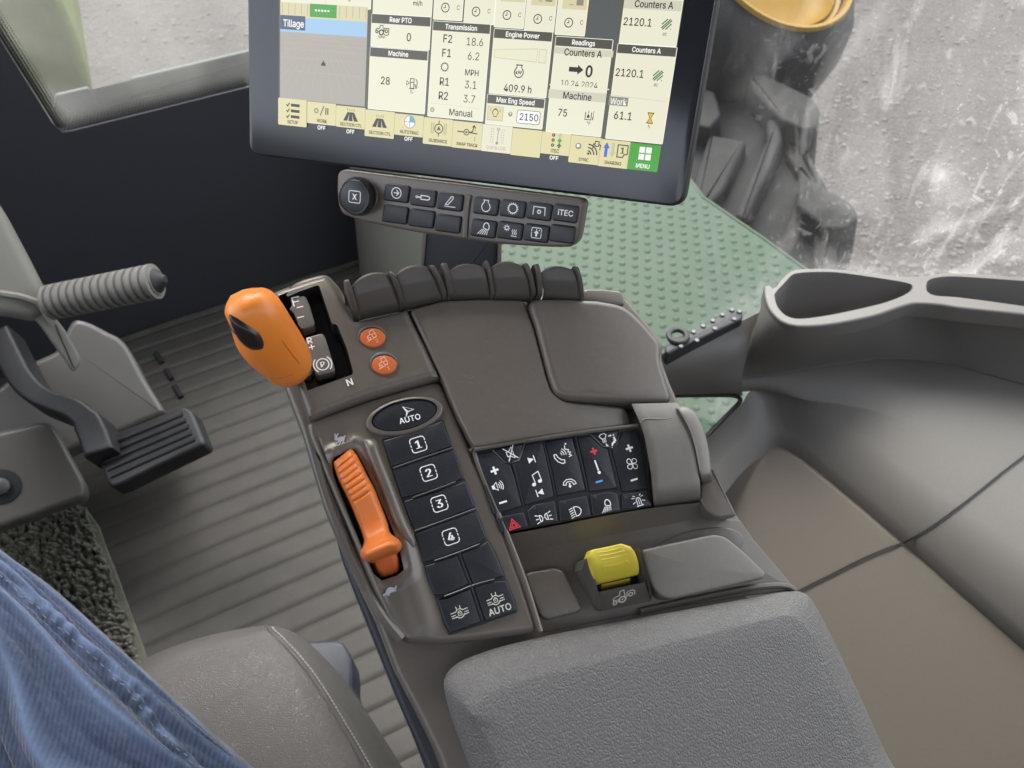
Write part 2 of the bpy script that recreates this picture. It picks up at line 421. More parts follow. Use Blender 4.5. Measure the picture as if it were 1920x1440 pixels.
class Ic:
    "symbol drawn in a -1..1 square around a pixel on a plane"
    def __init__(s, mb, fr, c, size, m, h, rot=0, lw=.13):
        s.mb, s.fr, s.m, s.h, s.lw = mb, fr, m, h, lw; s.c = Vector(fr.uv(c[0], c[1], h)); s.k = size*fr.sc(*c)
        s.cr, s.sr = math.cos(rot), math.sin(rot)
    def t(s, p): return s.c+Vector((p[0]*s.cr-p[1]*s.sr, p[0]*s.sr+p[1]*s.cr))*s.k
    def ln(s, *P, w=None, closed=False, m=None):
        s.mb.strip(s.fr, [s.t(p) for p in P], (w or s.lw)*s.k, s.h, m or s.m, closed); return s
    def po(s, *P, m=None):
        s.mb.k += 1; s.mb.flat(s.fr, [s.t(p) for p in P], s.h+(s.mb.k % 24)*4e-6, m or s.m, True); return s
    def arc(s, x, y, r, a0=0, a1=360, w=None, ry=None, m=None):
        full = abs(a1-a0) >= 360; n = max(5, int(abs(a1-a0)/15))
        P = [(x+r*math.cos(RAD(a0+(a1-a0)*i/n)), y+(ry or r)*math.sin(RAD(a0+(a1-a0)*i/n))) for i in range(n if full else n+1)]
        return s.ln(*P, w=w, closed=full, m=m)
    def disc(s, x, y, r, m=None, ry=None):
        return s.po(*[(x+r*math.cos(RAD(i*20)), y+(ry or r)*math.sin(RAD(i*20))) for i in range(18)], m=m)
    def gear(s, x, y, r, n=12, w=None):
        s.arc(x, y, r, w=w)
        for i in range(n):
            a = RAD(360*i/n); s.ln((x+r*math.cos(a), y+r*math.sin(a)), (x+r*1.32*math.cos(a), y+r*1.32*math.sin(a)), w=(w or s.lw)*1.05)
        return s
    def rbox(s, x0, y0, x1, y1, r, w=None, m=None):
        U = round_poly([(x0, y0), (x1, y0), (x1, y1), (x0, y1)], r, 4); return s.ln(*U, w=w, closed=True, m=m)
    def tx(s, t, x, y, cap, bold=0, m=None, wide=1.0):
        p = s.t((x, y)); vs_, fs, wd = glyph(t); k = cap*s.k
        for bx in ((-bold, bold) if bold else (0,)):
            s.mb.k += 1
            s.mb.add([s.fr.w(*(p+Vector(((a*wide+bx)*s.cr-b*s.sr, (a*wide+bx)*s.sr+b*s.cr))*k), s.h+(s.mb.k % 24)*4e-6) for a, b in vs_],
                     [f if area([Vector(vs_[j]) for j in f]) > 0 else f[::-1] for f in fs], m or s.m)
        return s

def thing(name, label, cat, loc, group=None):
    o = bpy.data.objects.new(name, None); COL.objects.link(o); o.location = loc; o.empty_display_size = .05
    o['label'] = label; o['category'] = cat; o['_o'] = tuple(loc)
    if group: o['group'] = group
    return o
def tag(o, label=None, cat=None, kind=None, group=None):
    for k, v in (('label', label), ('category', cat), ('kind', kind), ('group', group)):
        if v: o[k] = v
    return o
def loft_lr(mb, st, m, n=20, k=1.0, sub=0, power=2.0, tips=(None, None)):
    """solid from left/right silhouette pixels: st = (left, right, depth[, thickness factor])"""
    rows = []; S = [(Vector(a), Vector(b), d_, (r[0] if r else k)) for a, b, d_, *r in st]
    if sub:
        L = smooth_line([(*a, d_, kk) for a, b, d_, kk in S], sub); R = smooth_line([(*b, d_, kk) for a, b, d_, kk in S], sub)
        S = [(Vector(a[:2]), Vector(b[:2]), (a[2]+b[2])/2, (a[3]+b[3])/2) for a, b in zip(L, R)]
    C = [(pt(a.x, a.y, d_)+pt(b.x, b.y, d_))/2 for a, b, d_, _ in S]
    for i, (a, b, d_, kk) in enumerate(S):
        A = pt(a.x, a.y, d_); B = pt(b.x, b.y, d_); hx = (B-A)/2
        tn = (C[min(i+1, len(C)-1)]-C[max(i-1, 0)]).normalized(); hx0 = hx
        ny = hx.cross(tn).normalized()
        if ny.dot(CD) > 0: ny = -ny
        r = hx.length*kk; row = []
        for j in range(n):
            t = 2*math.pi*j/n; c_, s_ = math.cos(t), math.sin(t)
            c_ = math.copysign(abs(c_)**(2/power), c_); s_ = math.copysign(abs(s_)**(2/power), s_)
            row.append(C[i]+hx0*c_+ny*(r*s_))
        rows.append(row)
    if tips[0]: rows.insert(0, [pt(*tips[0])]*n)
    if tips[1]: rows.append([pt(*tips[1])]*n)
    mb.loft(rows, m, True, not tips[0], not tips[1]); return rows
def drape(bvh, pts, off=0.0):
    "pixel points laid onto a surface as seen from the camera"
    out = []
    for x, y in pts:
        R = ray(x, y).normalized(); h, nn, i, d_ = bvh.ray_cast(CP, R)
        if h is None: out.append(out[-1] if out else CP+R); continue
        if nn.dot(R) > 0: nn = -nn
        out.append(h+nn*off)
    return out

# ================================================================== SETTING
g = MB(); G0 = zpl(-1.6); g.add([(-200, -200, -1.6), (200, -200, -1.6), (200, 200, -1.6), (-200, 200, -1.6)], [(0, 1, 2, 3)], GND)
tag(g.build('ground'), 'grey brown gravel ground outside the dusty cab windows', kind='structure')
# loose stones on the gravel seen through the right-hand pane: one mass
g = MB(); STN = mat('pale_stone', (.075, .068, .061), .85, [('noise', 60, .4, .01)], [(3, .6, (.045, .04, .036)), (25, .5, (.12, .112, .104))])
rs = random.Random(3)
for i in range(2200):
    x, y = (rs.uniform(1240, 1990), rs.uniform(-90, 560)) if i < 1700 else (rs.uniform(0, 480), rs.uniform(-60, 180))
    p = G0.at(x, y); r = rs.choice((.008, .011, .014, .02, .026)); a0 = rs.uniform(0, 6); q = rs.uniform(.25, .6)
    ring = [(p.x+r*math.cos(a0+k*1.2566)*rs.uniform(.5, 1.4), p.y+r*math.sin(a0+k*1.2566)*rs.uniform(.5, 1.4), -1.6) for k in range(5)]
    top = [(p.x+(v[0]-p.x)*.6, p.y+(v[1]-p.y)*.6, -1.6+r*q) for v in ring]
    g.add(ring+top, [(k, (k+1) % 5, 5+(k+1) % 5, 5+k) for k in range(5)]+[(5, 6, 7, 8, 9)], STN)
tag(g.build('loose_stones'), 'small pale stones scattered over the gravel ground', kind='stuff')

g = MB(); g.slab(zpl(0), [(-.85, -.75), (1.2, -.75), (1.2, .1), (.62, .58), (.42, .92), (.30, 1.56), (-.85, 1.56)], -.05, 0, MATR, .004, raw=True)
tag(g.build('floor'), 'cab floor under the rubber mat', kind='structure')
g = MB(); CEI = mat('headliner', (.44, .43, .41), .9)
g.slab(zpl(1.86), [(-.85, -.85), (1.1, -.85), (1.1, .45), (.62, 1.05), (-.62, 1.05), (-.85, .7)], -.06, 0, CEI, .02, rnd=.1, raw=True)
tag(g.build('ceiling'), 'cab roof lining above the driver', kind='structure')
g = MB()      # unseen cab walls added and raised to hold back light from rear and sides
g.slab(Fr((0, -.82, 0), (1, 0, 0), (0, 0, 1)), [(-.9, -.05), (.98, -.05), (.98, 1.45), (-.9, 1.45)], -.04, 0, PNL, .01, raw=True)
g.slab(Fr((-.9, 0, 0), (0, 1, 0), (0, 0, 1)), [(-.8, -.05), (1.5, -.05), (1.5, 1.0), (-.8, 1.3)], -.03, 0, PNL, .01, raw=True)
g.slab(Fr((1.24, 0, 0), (0, -1, 0), (0, 0, 1)), [(-.22, -.05), (.85, -.05), (.85, .62), (-.22, .5)], -.03, 0, PNL, .01, raw=True)
tag(g.build('unseen_cab_wall'), kind='structure')

# front bulkhead with the windscreen opening
FWF = Fr((0, 1.515, 0), (1, 0, 0), (0, 0, 1))
open_px = [(-115, -110), (98, 232), (116, 248), (135, 246), (300, 205), (460, 165), (800, 82), (800, -330), (-240, -330)]
OP = [Vector(FWF.uv(*q)) for q in open_px]
g = MB(); rt = FWF.uv(792, 445)[0]
g.slab(FWF, [(-1.0, 0.0), (rt, 0.0), (rt, 1.85), (-1.0, 1.85)], -.006, 0, FW, 0, raw=True, holes=[[tuple(q) for q in OP if q.x < rt+1]] if max(q.x for q in OP) < rt else [[(min(q.x, rt-.01), q.y) for q in OP]])
g.build('bulkhead_wall')
tag(bpy.data.objects['bulkhead_wall'], 'dark slate front bulkhead below the windscreen', kind='structure')

# windscreen: pane + printed dot border
t = thing('windscreen', 'dusty windscreen pane with black dotted border above the dark bulkhead', 'windscreen', FWF.at(300, 205))
PF = Fr((0, 1.524, 0), (1, 0, 0), (0, 0, 1)); g = MB()
o4 = [PF.uv(x, y) for x, y in open_px]; x0 = min(q[0] for q in o4); x1 = rt+.02; z0 = min(q[1] for q in o4)-.03; z1 = 1.5
g.add([PF.w(x0, z0), PF.w(x1, z0), PF.w(x1, z1), PF.w(x0, z1)], [(0, 1, 2, 3)], GLF); g.build('pane', t)
g = MB(); DF = Fr((0, 1.5225, 0), (1, 0, 0), (0, 0, 1))
def dots(a, b, n, sgn):
    a = Vector(DF.uv(*a)); b = Vector(DF.uv(*b)); e = (b-a); nn = Vector((-e.y, e.x)).normalized()*sgn
    L_ = e.length; st = L_/n
    for r, rad in enumerate((.0030, .0027, .0023, .0017, .0011)):
        for i in range(n):
            c = a+e*((i+(.5 if r % 2 else 0))/n)+nn*(.0032+r*.0052)
            g.add([DF.w(c.x+rad*math.cos(k*.7854), c.y+rad*math.sin(k*.7854)) for k in range(8)], [tuple(range(8))], BLM)
dots((116, 248), (465, 164), 55, 1); dots((-30, 25), (108, 243), 48, 1)
g.build('dotted_border', t)

# outside, in front: cowl, hood
g = MB(); CF = Fr((0, 1.56, 0), (1, 0, 0), (0, 0, 1))
g.slab(CF, [(104, 179), (165, 165), (188, 196), (198, 199), (240, 187), (246, 148), (462, 97), (800, 18), (800, 140), (90, 300)], -.008, 0, COWL, .004, .004)
tag(g.build('wiper_cowl'), 'pale grey wiper cowl strip with a notch below the windscreen', 'cowl')
g = MB(); HF = Fr((0, 1.95, 0), (1, 0, 0), (0, 0, 1))
g.slab(HF, [(-250, -300), (30, -300), (112, -5), (150, 80), (180, 200), (160, 330), (-60, 320), (-250, 60)], -1.3, 0, HOOD, .03, .02)
tag(g.build('tractor_hood'), 'pale green hood side outside the windscreen corner', 'hood')

# corner pillar base (pale trim)
g = MB(); PI_ = Fr((0, 1.40, 0), (1, 0, 0), (0, 0, 1))
a0, b0 = PI_.uv(703, 440); a1, _ = PI_.uv(797, 446)
rows = []
for z in (-.05, .2, .3, .36, .45, .7, 1.1, 1.85):
    k = .0 if z > .4 else (.4-z)*.12; row = []
    for j in range(24):
        th = 2*math.pi*j/24; c_ = math.copysign(abs(math.cos(th))**.6, math.cos(th)); s_ = math.copysign(abs(math.sin(th))**.6, math.sin(th))
        row.append(Vector(((a0+a1)/2+c_*((a1-a0)/2+k), 1.44+s_*(.05+k), z)))
    rows.append(row)
g.loft(rows, BEI, True); tag(g.build('corner_pillar'), 'pale beige cab pillar behind the black monitor post', 'pillar')

# green step platform with raised bumps
t = thing('step_platform', 'green steel step platform with rows of raised bumps outside the side window', 'platform', zpl(-.03).at(1200, 480))
g = MB(); SP = zpl(-.03)
pp = [(792, 425), (1000, 240), (1225, 258), (1262, 300), (1292, 336), (1306, 350), (1318, 371), (1432, 449), (1500, 499), (1600, 572), (1590, 780), (1400, 900), (1150, 880), (900, 640), (790, 540)]
g.slab(SP, pp, -.03, 0, GRN, .004, 0); g.build('tread_plate', t)
U = [Vector(SP.uv(*q)) for q in pp]
Ui = inset(U if area(U) > 0 else U[::-1], .022); g = MB()
e1 = (Vector(SP.uv(1143, 430))-Vector(SP.uv(1122, 440))); e1 = e1.normalized()*.041; e2 = Vector((-e1.y, e1.x))*.62
b0 = Vector(SP.uv(1145, 430))
for i in range(-40, 40):
    for j in range(-60, 60):
        c = b0+e1*(i+(.5 if j % 2 else 0))+e2*j
        if not inside(c, Ui): continue
        prof = [(.0095, 0), (.0070, .0018), (.0040, .0030), (.0001, .0034)]
        rows = [[SP.w(c.x+r*math.cos(k*.6283), c.y+r*math.sin(k*.6283), h) for k in range(10)] for r, h in prof]
        g.loft(rows, GRN, True)
o = g.build('raised_bumps', t); o['kind'] = 'stuff'
# rim stiffener along the outer edge
g = MB(); g.tube([SP.at(x, y, -.004) for x, y in [(1225, 258), (1292, 336), (1318, 371), (1432, 449), (1500, 499), (1600, 572)]], .006, GRN); g.build('edge_bead', t)

# front wheel seen through the dusty side glass
wo_ = pt(1480, 280, 2.5)
t = thing('front_wheel', 'dusty black lugged tyre with yellow rim outside the side window', 'wheel', wo_)
WF = Fr(pt(1480, 280, 2.5), CR*.95+CU*.05-CD*.25, CU*.8+CD*.62)
g = MB()
g.slab(WF, [(1150, -60), (1330, -10), (1400, 50), (1412, 110), (1500, 200), (1528, 300), (1566, 372), (1568, 560), (1450, 640), (1200, 600), (1120, 300)], -.45, -.06, TYR, .03, .03, seg=4)
def lug(P, h=0.0, b=.010, r=.016): g.slab(WF, P, -.14, h, TYR, b, r, seg=3, top=TYL)
lug([(1300, 22), (1408, 58), (1417, 48), (1420, 104), (1404, 132), (1330, 128), (1280, 70)], .02)
lug([(1392, 124), (1450, 146), (1524, 182), (1538, 204), (1533, 238), (1506, 242), (1462, 222), (1412, 170)], .05)
lug([(1438, 222), (1464, 220), (1468, 262), (1438, 330), (1398, 412), (1376, 404), (1406, 330), (1438, 262)], .02, .014)
lug([(1470, 236), (1506, 236), (1512, 290), (1536, 346), (1502, 332), (1474, 292)], -.03, .012)
lug([(1498, 308), (1534, 344), (1600, 382), (1611, 408), (1586, 428), (1548, 428), (1494, 384)], .05)
lug([(1528, 426), (1572, 424), (1568, 520), (1548, 580), (1506, 580), (1524, 500)], .0, .016)
lug([(1250, 150), (1340, 170), (1352, 215), (1330, 240), (1240, 215)], .03)
lug([(1330, 250), (1400, 262), (1360, 352), (1300, 420), (1280, 400)], .0, .016)
# side wall
g.build('tyre', t)
g = MB(); RC = pt(1450, -38, 2.75); ax = (-CD*.93+CR*.22+CU*.30).normalized()
Rr = 138*2.75/FPX
g.revolve(RC, ax, [(.06, Rr*1.06), (.075, Rr*1.04), (.07, Rr*.985), (.03, Rr*.955), (.02, Rr*.90), (.03, Rr*.87), (.0, Rr*.83), (-.03, Rr*.72), (-.05, Rr*.55), (-.045, Rr*.3), (-.045, .001)], RIM, 56)
g.build('rim', t)
g = MB()
g.revolve(RC, ax, [(-.30, Rr*1.46), (-.12, Rr*1.42), (-.03, Rr*1.32), (.02, Rr*1.18), (.05, Rr*1.03), (.045, Rr*.96), (-.1, Rr*.9)], TYR, 56); g.build('sidewall', t)

# ================================================================== RIGHT SIDE: panel with cup holder
t = thing('side_panel', 'grey brown moulded side panel with cup holder under the side window', 'side panel', zpl(.30).at(1600, 800))
def cz(P, z, n=56):      # curve of pixels laid at height z (number or list)
    zs = z if isinstance(z, (list, tuple)) else [z]*len(P)
    W_ = [zpl(k).at(x, y) for (x, y), k in zip(P, zs)]
    m = len(W_); out = []
    for k in range(n):
        f = k/(n-1)*(m-1); i = min(int(f), m-2); t = f-i
        b, c = W_[i], W_[i+1]; a, d = W_[max(i-1, 0)], W_[min(i+2, m-1)]; t1 = (c-a)*.5; t2 = (d-b)*.5; l_ = (c-b).length
        if t1.length > l_: t1 *= l_/t1.length
        if t2.length > l_: t2 *= l_/t2.length
        out.append(b*(2*t**3-3*t*t+1)+t1*(t**3-2*t*t+t)+c*(-2*t**3+3*t*t)+t2*(t**3-t*t))
    return out
ZR = .53; RF = zpl(ZR); g = MB()
outer = [(1434, 536), (1444, 533), (1452, 541), (1462, 527), (1484, 507), (1510, 503), (1560, 503), (1640, 511), (1690, 518), (1735, 516), (1770, 511), (1840, 513), (1925, 519), (2100, 530), (2100, 612), (1925, 590), (1800, 577), (1760, 571), (1715, 569), (1690, 575), (1640, 592), (1560, 608), (1500, 612), (1468, 604), (1446, 584), (1436, 562)]
h1 = [(1452, 552), (1456, 546), (1470, 531), (1490, 513), (1560, 510), (1640, 520), (1700, 530), (1712, 536), (1708, 545), (1690, 556), (1650, 570), (1560, 590), (1500, 598), (1474, 592), (1457, 574)]
h2 = [(1738, 528), (1752, 521), (1790, 518), (1925, 527), (2090, 540), (2090, 602), (1925, 575), (1800, 558), (1752, 554), (1738, 546)]
def sm(P, n): return [tuple(q) for q in smooth_line(P, n, True)]
So = [RF.uv(*q) for q in sm(outer, 150)]; Sh = [[RF.uv(*q) for q in sm(h, 90)] for h in (h1, h2)]
g.slab(RF, So, -.025, 0, PNL, .003, holes=Sh, raw=True, hw=PNI, seg=3); g.build('rim_top', t)
g = MB()
for h in Sh:
    U = [Vector(q) for q in h]
    if area(U) < 0: U.reverse()
    rows = [[RF.w(p.x, p.y, z) for p in inset(U, d_)] for z, d_ in ((-.0245, -.0005), (-.06, .003), (-.085, .008), (-.098, .018))]
    g.loft([r[::-1] for r in rows], PNI, True, False, False)
    g.add(rows[-1], [tuple(range(len(U)))], PNI)
g.build('cup_well', t, sharp=80)
g = MB()
F0 = cz([(1434, 541), (1437, 566), (1447, 588), (1469, 607), (1500, 615), (1560, 611), (1640, 595), (1690, 578), (1715, 572), (1760, 574), (1800, 580), (1925, 593), (2100, 615)], ZR-.004, 90)
F05 = cz([(1424, 585), (1424, 604), (1432, 622), (1456, 634), (1500, 638), (1560, 630), (1640, 611), (1690, 592), (1715, 586), (1760, 588), (1800, 595), (1925, 612), (2100, 640)], .505, 90)
F1 = cz([(1406, 630), (1408, 644), (1420, 656), (1450, 664), (1500, 665), (1560, 656), (1640, 637), (1690, 622), (1720, 618), (1760, 620), (1800, 627), (1925, 652), (2100, 690)], .465, 90)
F15 = cz([(1388, 672), (1396, 680), (1420, 684), (1460, 684), (1510, 678), (1570, 667), (1640, 654), (1690, 648), (1720, 648), (1760, 652), (1800, 660), (1925, 690), (2100, 740)], .435, 90)
F2 = cz([(1366, 709), (1386, 707), (1420, 703), (1460, 698), (1510, 690), (1570, 681), (1640, 672), (1690, 671), (1720, 673), (1760, 678), (1800, 686), (1925, 722), (2100, 780)], .412, 90)
g.loft([F0, F05, F1, F15, F2], PNL); g.build('upper_fascia', t, sharp=80)
g = MB()
S0 = cz([(1366, 711), (1386, 709), (1420, 705), (1460, 700), (1510, 692), (1570, 683), (1640, 674), (1690, 673), (1720, 675), (1760, 680), (1800, 688), (1925, 724), (2100, 782)], .4095, 90)
S1 = cz([(1366, 714), (1386, 712), (1420, 709), (1460, 705), (1510, 698), (1570, 688), (1640, 679), (1690, 678), (1720, 680), (1760, 685), (1800, 693), (1925, 729), (2100, 788)], .41, 90)
S2 = cz([(1352, 728), (1380, 728), (1410, 727), (1450, 727), (1500, 727), (1560, 729), (1640, 734), (1690, 742), (1730, 752), (1770, 764), (1820, 785), (1925, 830), (2100, 930)], .40, 90)
S3 = cz([(1352, 736), (1384, 735), (1420, 733), (1462, 737), (1512, 750), (1570, 760), (1640, 774), (1690, 793), (1730, 811), (1770, 830), (1820, 852), (1925, 905), (2100, 1000)], .39, 90)
g.loft([F2, S0], PNI); g.loft([S0, S1, S2, S3], PNL); g.build('lower_fascia', t, sharp=80)
g = MB()     # recessed band running round the padded door face
B0 = cz([(1300, 838), (1330, 818), (1352, 796), (1372, 775), (1392, 755), (1402, 738), (1412, 731), (1440, 730), (1478, 738), (1520, 749), (1580, 759), (1640, 771), (1700, 794), (1760, 822), (1820, 849), (1925, 902), (2100, 997)], .3912, 90)
B1 = cz([(1300, 860), (1334, 828), (1358, 804), (1380, 783), (1402, 766), (1418, 754), (1434, 747), (1456, 748), (1484, 757), (1520, 772), (1572, 796), (1640, 834), (1700, 876), (1760, 918), (1820, 960), (1925, 1035), (2100, 1160)], 0.374, 90)
B2 = cz([(1300, 920), (1350, 870), (1368, 850), (1388, 830), (1406, 816), (1424, 808), (1444, 804), (1464, 806), (1492, 820), (1524, 845), (1576, 890), (1640, 942), (1700, 994), (1760, 1044), (1820, 1096), (1925, 1184), (2100, 1330)], 0.348, 90)
B3 = cz([(1290, 1002), (1362, 922), (1378, 901), (1396, 881), (1414, 865), (1430, 855), (1446, 849), (1462, 849), (1486, 859), (1516, 881), (1566, 923), (1632, 979), (1694, 1033), (1754, 1085), (1816, 1139), (1925, 1232), (2100, 1382)], 0.318, 90)
g.loft([B0, B1, B2, B3], PNL); g.build('recess_band', t, sharp=80)
g = MB()
_a, _b, _c = zpl(.325).at(1450, 838), zpl(.325).at(1925, 1217), zpl(.225).at(1560, 1300)
PDF = Fr(_a, _b-_a, (_a-_c))
if PDF.n.dot(CD) > 0: PDF = Fr(_a, _a-_b, (_a-_c))
padp = [tuple(q) for q in smooth_line([(1240, 1060), (1300, 985), (1362, 907), (1397, 868), (1424, 844), (1446, 835), (1468, 839), (1500, 856), (1570, 912), (1700, 1022), (1820, 1126), (1925, 1218), (2100, 1372), (2200, 1560), (2000, 1760), (1600, 1780), (1440, 1500)], 160, True)]
def pad_slab(mb): mb.slab(PDF, padp, -.05, .001, PNT, .008, 0, seg=5, crown=.002)
pad_slab(g); g.build('padded_face', t)
g = MB()      # skirt closing the panel down to the floor
top_ = [zpl(.39).at(1180, 745), B0[0], B2[0], B3[0]]+[PDF.at(x, y, -.01) for x, y in [(1310, 985), (1256, 1064), (1330, 1240), (1452, 1500), (1600, 1770)]]
g.loft([top_, [Vector((p.x+.02, p.y, .0)) for p in top_]], PNL); g.build('lower_skirt', t)
PB = MB(); PB.loft([B0, B1, B2, B3], PNL); pad_slab(PB); PB.loft([S0, S1, S2, S3], PNL); WALLB = PB.bvh()
g = MB()     # ledge running forward to the console, with its lower return
L0 = cz([(1180, 690), (1240, 664), (1290, 645), (1340, 624), (1388, 603), (1425, 585)], .50, 30)
L1 = cz([(1180, 712), (1240, 690), (1290, 672), (1340, 652), (1388, 636), (1410, 625)], .485, 30)
L2 = cz([(1180, 722), (1240, 712), (1290, 702), (1330, 692), (1368, 682), (1400, 668)], .46, 30)
L3 = cz([(1180, 735), (1240, 728), (1290, 722), (1330, 716), (1362, 711), (1392, 700)], .42, 30)
L4 = cz([(1180, 742), (1240, 739), (1290, 738), (1330, 737), (1362, 736), (1392, 735)], .40, 30)
L5 = cz([(1180, 748), (1240, 745), (1290, 744), (1330, 743), (1362, 742), (1392, 742)], .36, 30)
g.loft([L0, L1, L2, L3, L4, L5], PNL); g.build('forward_ledge', t, sharp=80)
g = MB()     # seal of the small lower window
g.tube(smooth_line([zpl(.385).at(x, y) for x, y in [(1230, 742), (1300, 741), (1370, 741), (1386, 745), (1388, 752), (1370, 772), (1340, 802), (1318, 826)]], 40), .0035, BLM, 8); g.build('window_seal', t)

# bolted hinge bar on the ledge
t = thing('hinge_bar', 'black bar with small metal screws lying on the window ledge', 'hinge bar', zpl(.505).at(1320, 620))
HB = zpl(.506); g = MB(); g.slab(HB, [(1246, 652), (1262, 634), (1296, 622), (1368, 582), (1386, 579), (1394, 588), (1392, 598), (1250, 664)], -.02, .004, BLM, .003, .006); g.build('bar', t)
for x, y in [(1300, 624), (1318, 613), (1336, 603), (1354, 592), (1372, 583), (1386, 586), (1340, 618), (1376, 600), (1306, 640), (1276, 651)]:
    g = MB(); p = HB.at(x, y, .003); g.revolve(p, (0, 0, 1), [(0, .0036), (.0022, .0036), (.0032, .0026), (.0032, .0001)], MET, 12); g.build('screw', t)
g = MB(); c = HB.at(1271, 630, .006); g.tube([c+Vector((math.cos(k*.3307)*.012, math.sin(k*.3307)*.012, 0)) for k in range(20)], .004, BLM, 8, False); g.build('ring', t)

# thin cable across the padded face
cp_ = smooth_line([(1470, 1124), (1500, 1107), (1560, 1077), (1620, 1047), (1660, 1030), (1690, 1019), (1740, 992), (1790, 957), (1840, 918), (1890, 878), (1925, 852), (1990, 800)], 70)
g = MB(); g.tube(drape(WALLB, [tuple(q) for q in cp_],   .003), .0012, CBL, 8); tag(g.build('thin_cable'), 'thin black cable hanging across the tan padded side face', 'cable')

# side window pane, from the corner pillar round to the rear
t = thing('side_window', 'large side window pane streaked with dried dust', 'window', (.8, .6, .5))
base = [(.29, 1.52), (.42, 1.30), (.56, 1.02), (.68, .80), (.80, .64), (.95, .50), (1.12, .30), (1.25, .0)]
cur = smooth_line(base, 40); g = MB()
g.loft([[Vector((p.x*(1+.03*(z-.5)), p.y, z)) for p in cur] for z in (-.2, .3, .8, 1.3, 1.83)], GLS); g.build('pane', t)

# ================================================================== CONSOLE
_T = CR*.966+CU*.26+CD*.27; _L = CR*(-.33)+CU*.944+CD*.27
KF = Fr(pt(860, 900, .488), _T, _L)
con = thing('armrest_console', 'brown grey control console with orange levers, black keypads and padded armrest', 'control console', KF.at(1000, 1000, -.1))
def rel(h): return Fr(KF.o+KF.n*h, KF.u, KF.v)
# body
g = MB()
body = [(506, 560), (560, 523), (612, 509), (640, 540), (664, 600), (765, 578), (830, 562), (985, 560), (1170, 552), (1212, 600), (1246, 642), (1242, 672), (1258, 716), (1276, 757), (1300, 800), (1330, 900), (1390, 972), (1412, 1008), (1494, 1106), (1534, 1156), (1570, 1216), (1720, 1540), (866, 1540), (822, 1420), (786, 1345), (742, 1262), (704, 1162), (652, 1055), (606, 950), (562, 800), (524, 700)]
g.slab(KF, body, -.07, -.014, PL, .004, .006, seg=4); g.build('console_body', con)
g = MB()
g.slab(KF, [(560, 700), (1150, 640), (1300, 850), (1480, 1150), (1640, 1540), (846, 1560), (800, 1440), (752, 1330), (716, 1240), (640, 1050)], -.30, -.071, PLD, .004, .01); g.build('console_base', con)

# --- shifter gate panel
g = MB()
sp = [(503, 546), (530, 534), (556, 525), (584, 516), (608, 509), (618, 513), (628, 528), (640, 556), (657, 590), (664, 601), (700, 594), (760, 577), (766, 580), (800, 650), (822, 698), (826, 707), (760, 724), (690, 745), (630, 766), (578, 787), (572, 770), (545, 690), (520, 605)]
gate = c4((452, 285), (560, 262), (545, 285), (556, 300), (640, 262), (778, 214), (794, 222), (830, 330), (888, 505), (898, 514), (922, 518), (934, 530), (1000, 690), (1050, 872), (1044, 892), (700, 1012), (682, 1012), (664, 985), (600, 800), (520, 520))
g.slab(KF, sp, -.02, .006, PL, .0055, .006, seg=4, holes=[gate], hw=BLM, hr=.0012, hf=lambda x, y: -.004*max(0, (600-y)/90)**2+.0012*math.exp(-((x-640-(y-600)*.42)/50)**2), grid=.004)
g.build('selector_panel', con)
g = MB(); g.slab(KF, c4((455, 300), (640, 270), (790, 225), (1045, 885), (690, 1010), (520, 560)), -.03, -.010, BLG, 0); g.build('selector_slot', con)
g = MB(); KP = KF
g.slab(KP, c4((575, 312), (676, 296), (694, 304), (726, 380), (758, 490), (758, 512), (740, 528), (664, 548), (640, 520), (600, 420), (566, 400), (588, 366), (582, 340)), -.012, .003, PLM, .0012, .0015)
h = .0033
i_ = Ic(g, KP, c4((618, 342))[0], 11, WHT, h, 0, .2)
i_.ln((-.45, -.85), (-.45, .8), (.75, .8), w=.22); i_.ln((-.45, .0), (.55, .0), w=.2); i_.ln((-.1, -1.15), (1.0, -1.15), w=.2)
i_ = Ic(g, KP, c4((655, 458))[0], 7, WHT, h); i_.ln((-.9, 0), (.9, 0), w=.3)
g.build('gate_block', con)
g = MB()
g.slab(KP, c4((690, 612), (806, 578), (826, 586), (840, 610), (880, 740), (912, 846), (908, 866), (790, 896), (766, 886), (740, 810), (700, 700)), -.012, .003, PLM, .0012, .0015)
g.text(KP, 'R', *c4((722, 634))[0], 12, WHT, h, .035); i_ = Ic(g, KP, c4((738, 682))[0], 6, WHT, h); i_.ln((-.9, 0), (.9, 0), w=.34); i_.ln((0, -.9), (0, .9), w=.34)
i_ = Ic(g, KP, c4((820, 812))[0], 17, WHT, h, 0, .13)
i_.arc(0, 0, .66); i_.arc(0, 0, .98, 130, 230); i_.arc(0, 0, .98, -50, 50); i_.tx('P', 0, 0, .62, .05)
g.build('gate_block', con)
g = MB(); g.text(KF, 'N', *c4((1022, 946))[0], 13, WHT, .0078, .03, RAD(4)); g.build('gate_lettering', con)
g = MB(); i_ = Ic(g, KF, c4((577, 230))[0], 5.5, BLM, .0070); i_.ln((-.9, 0), (.9, 0), w=.3); i_.ln((0, -.9), (0, .9), w=.3); g.build('gate_lettering', con)
def ell(cx, cy, a, b, ang=0, n=48):
    c, s = math.cos(RAD(ang)), math.sin(RAD(ang))
    return [(cx+a*math.cos(t)*c-b*math.sin(t)*s, cy-(a*math.cos(t)*s+b*math.sin(t)*c)) for t in [2*math.pi*k/n for k in range(n)]]
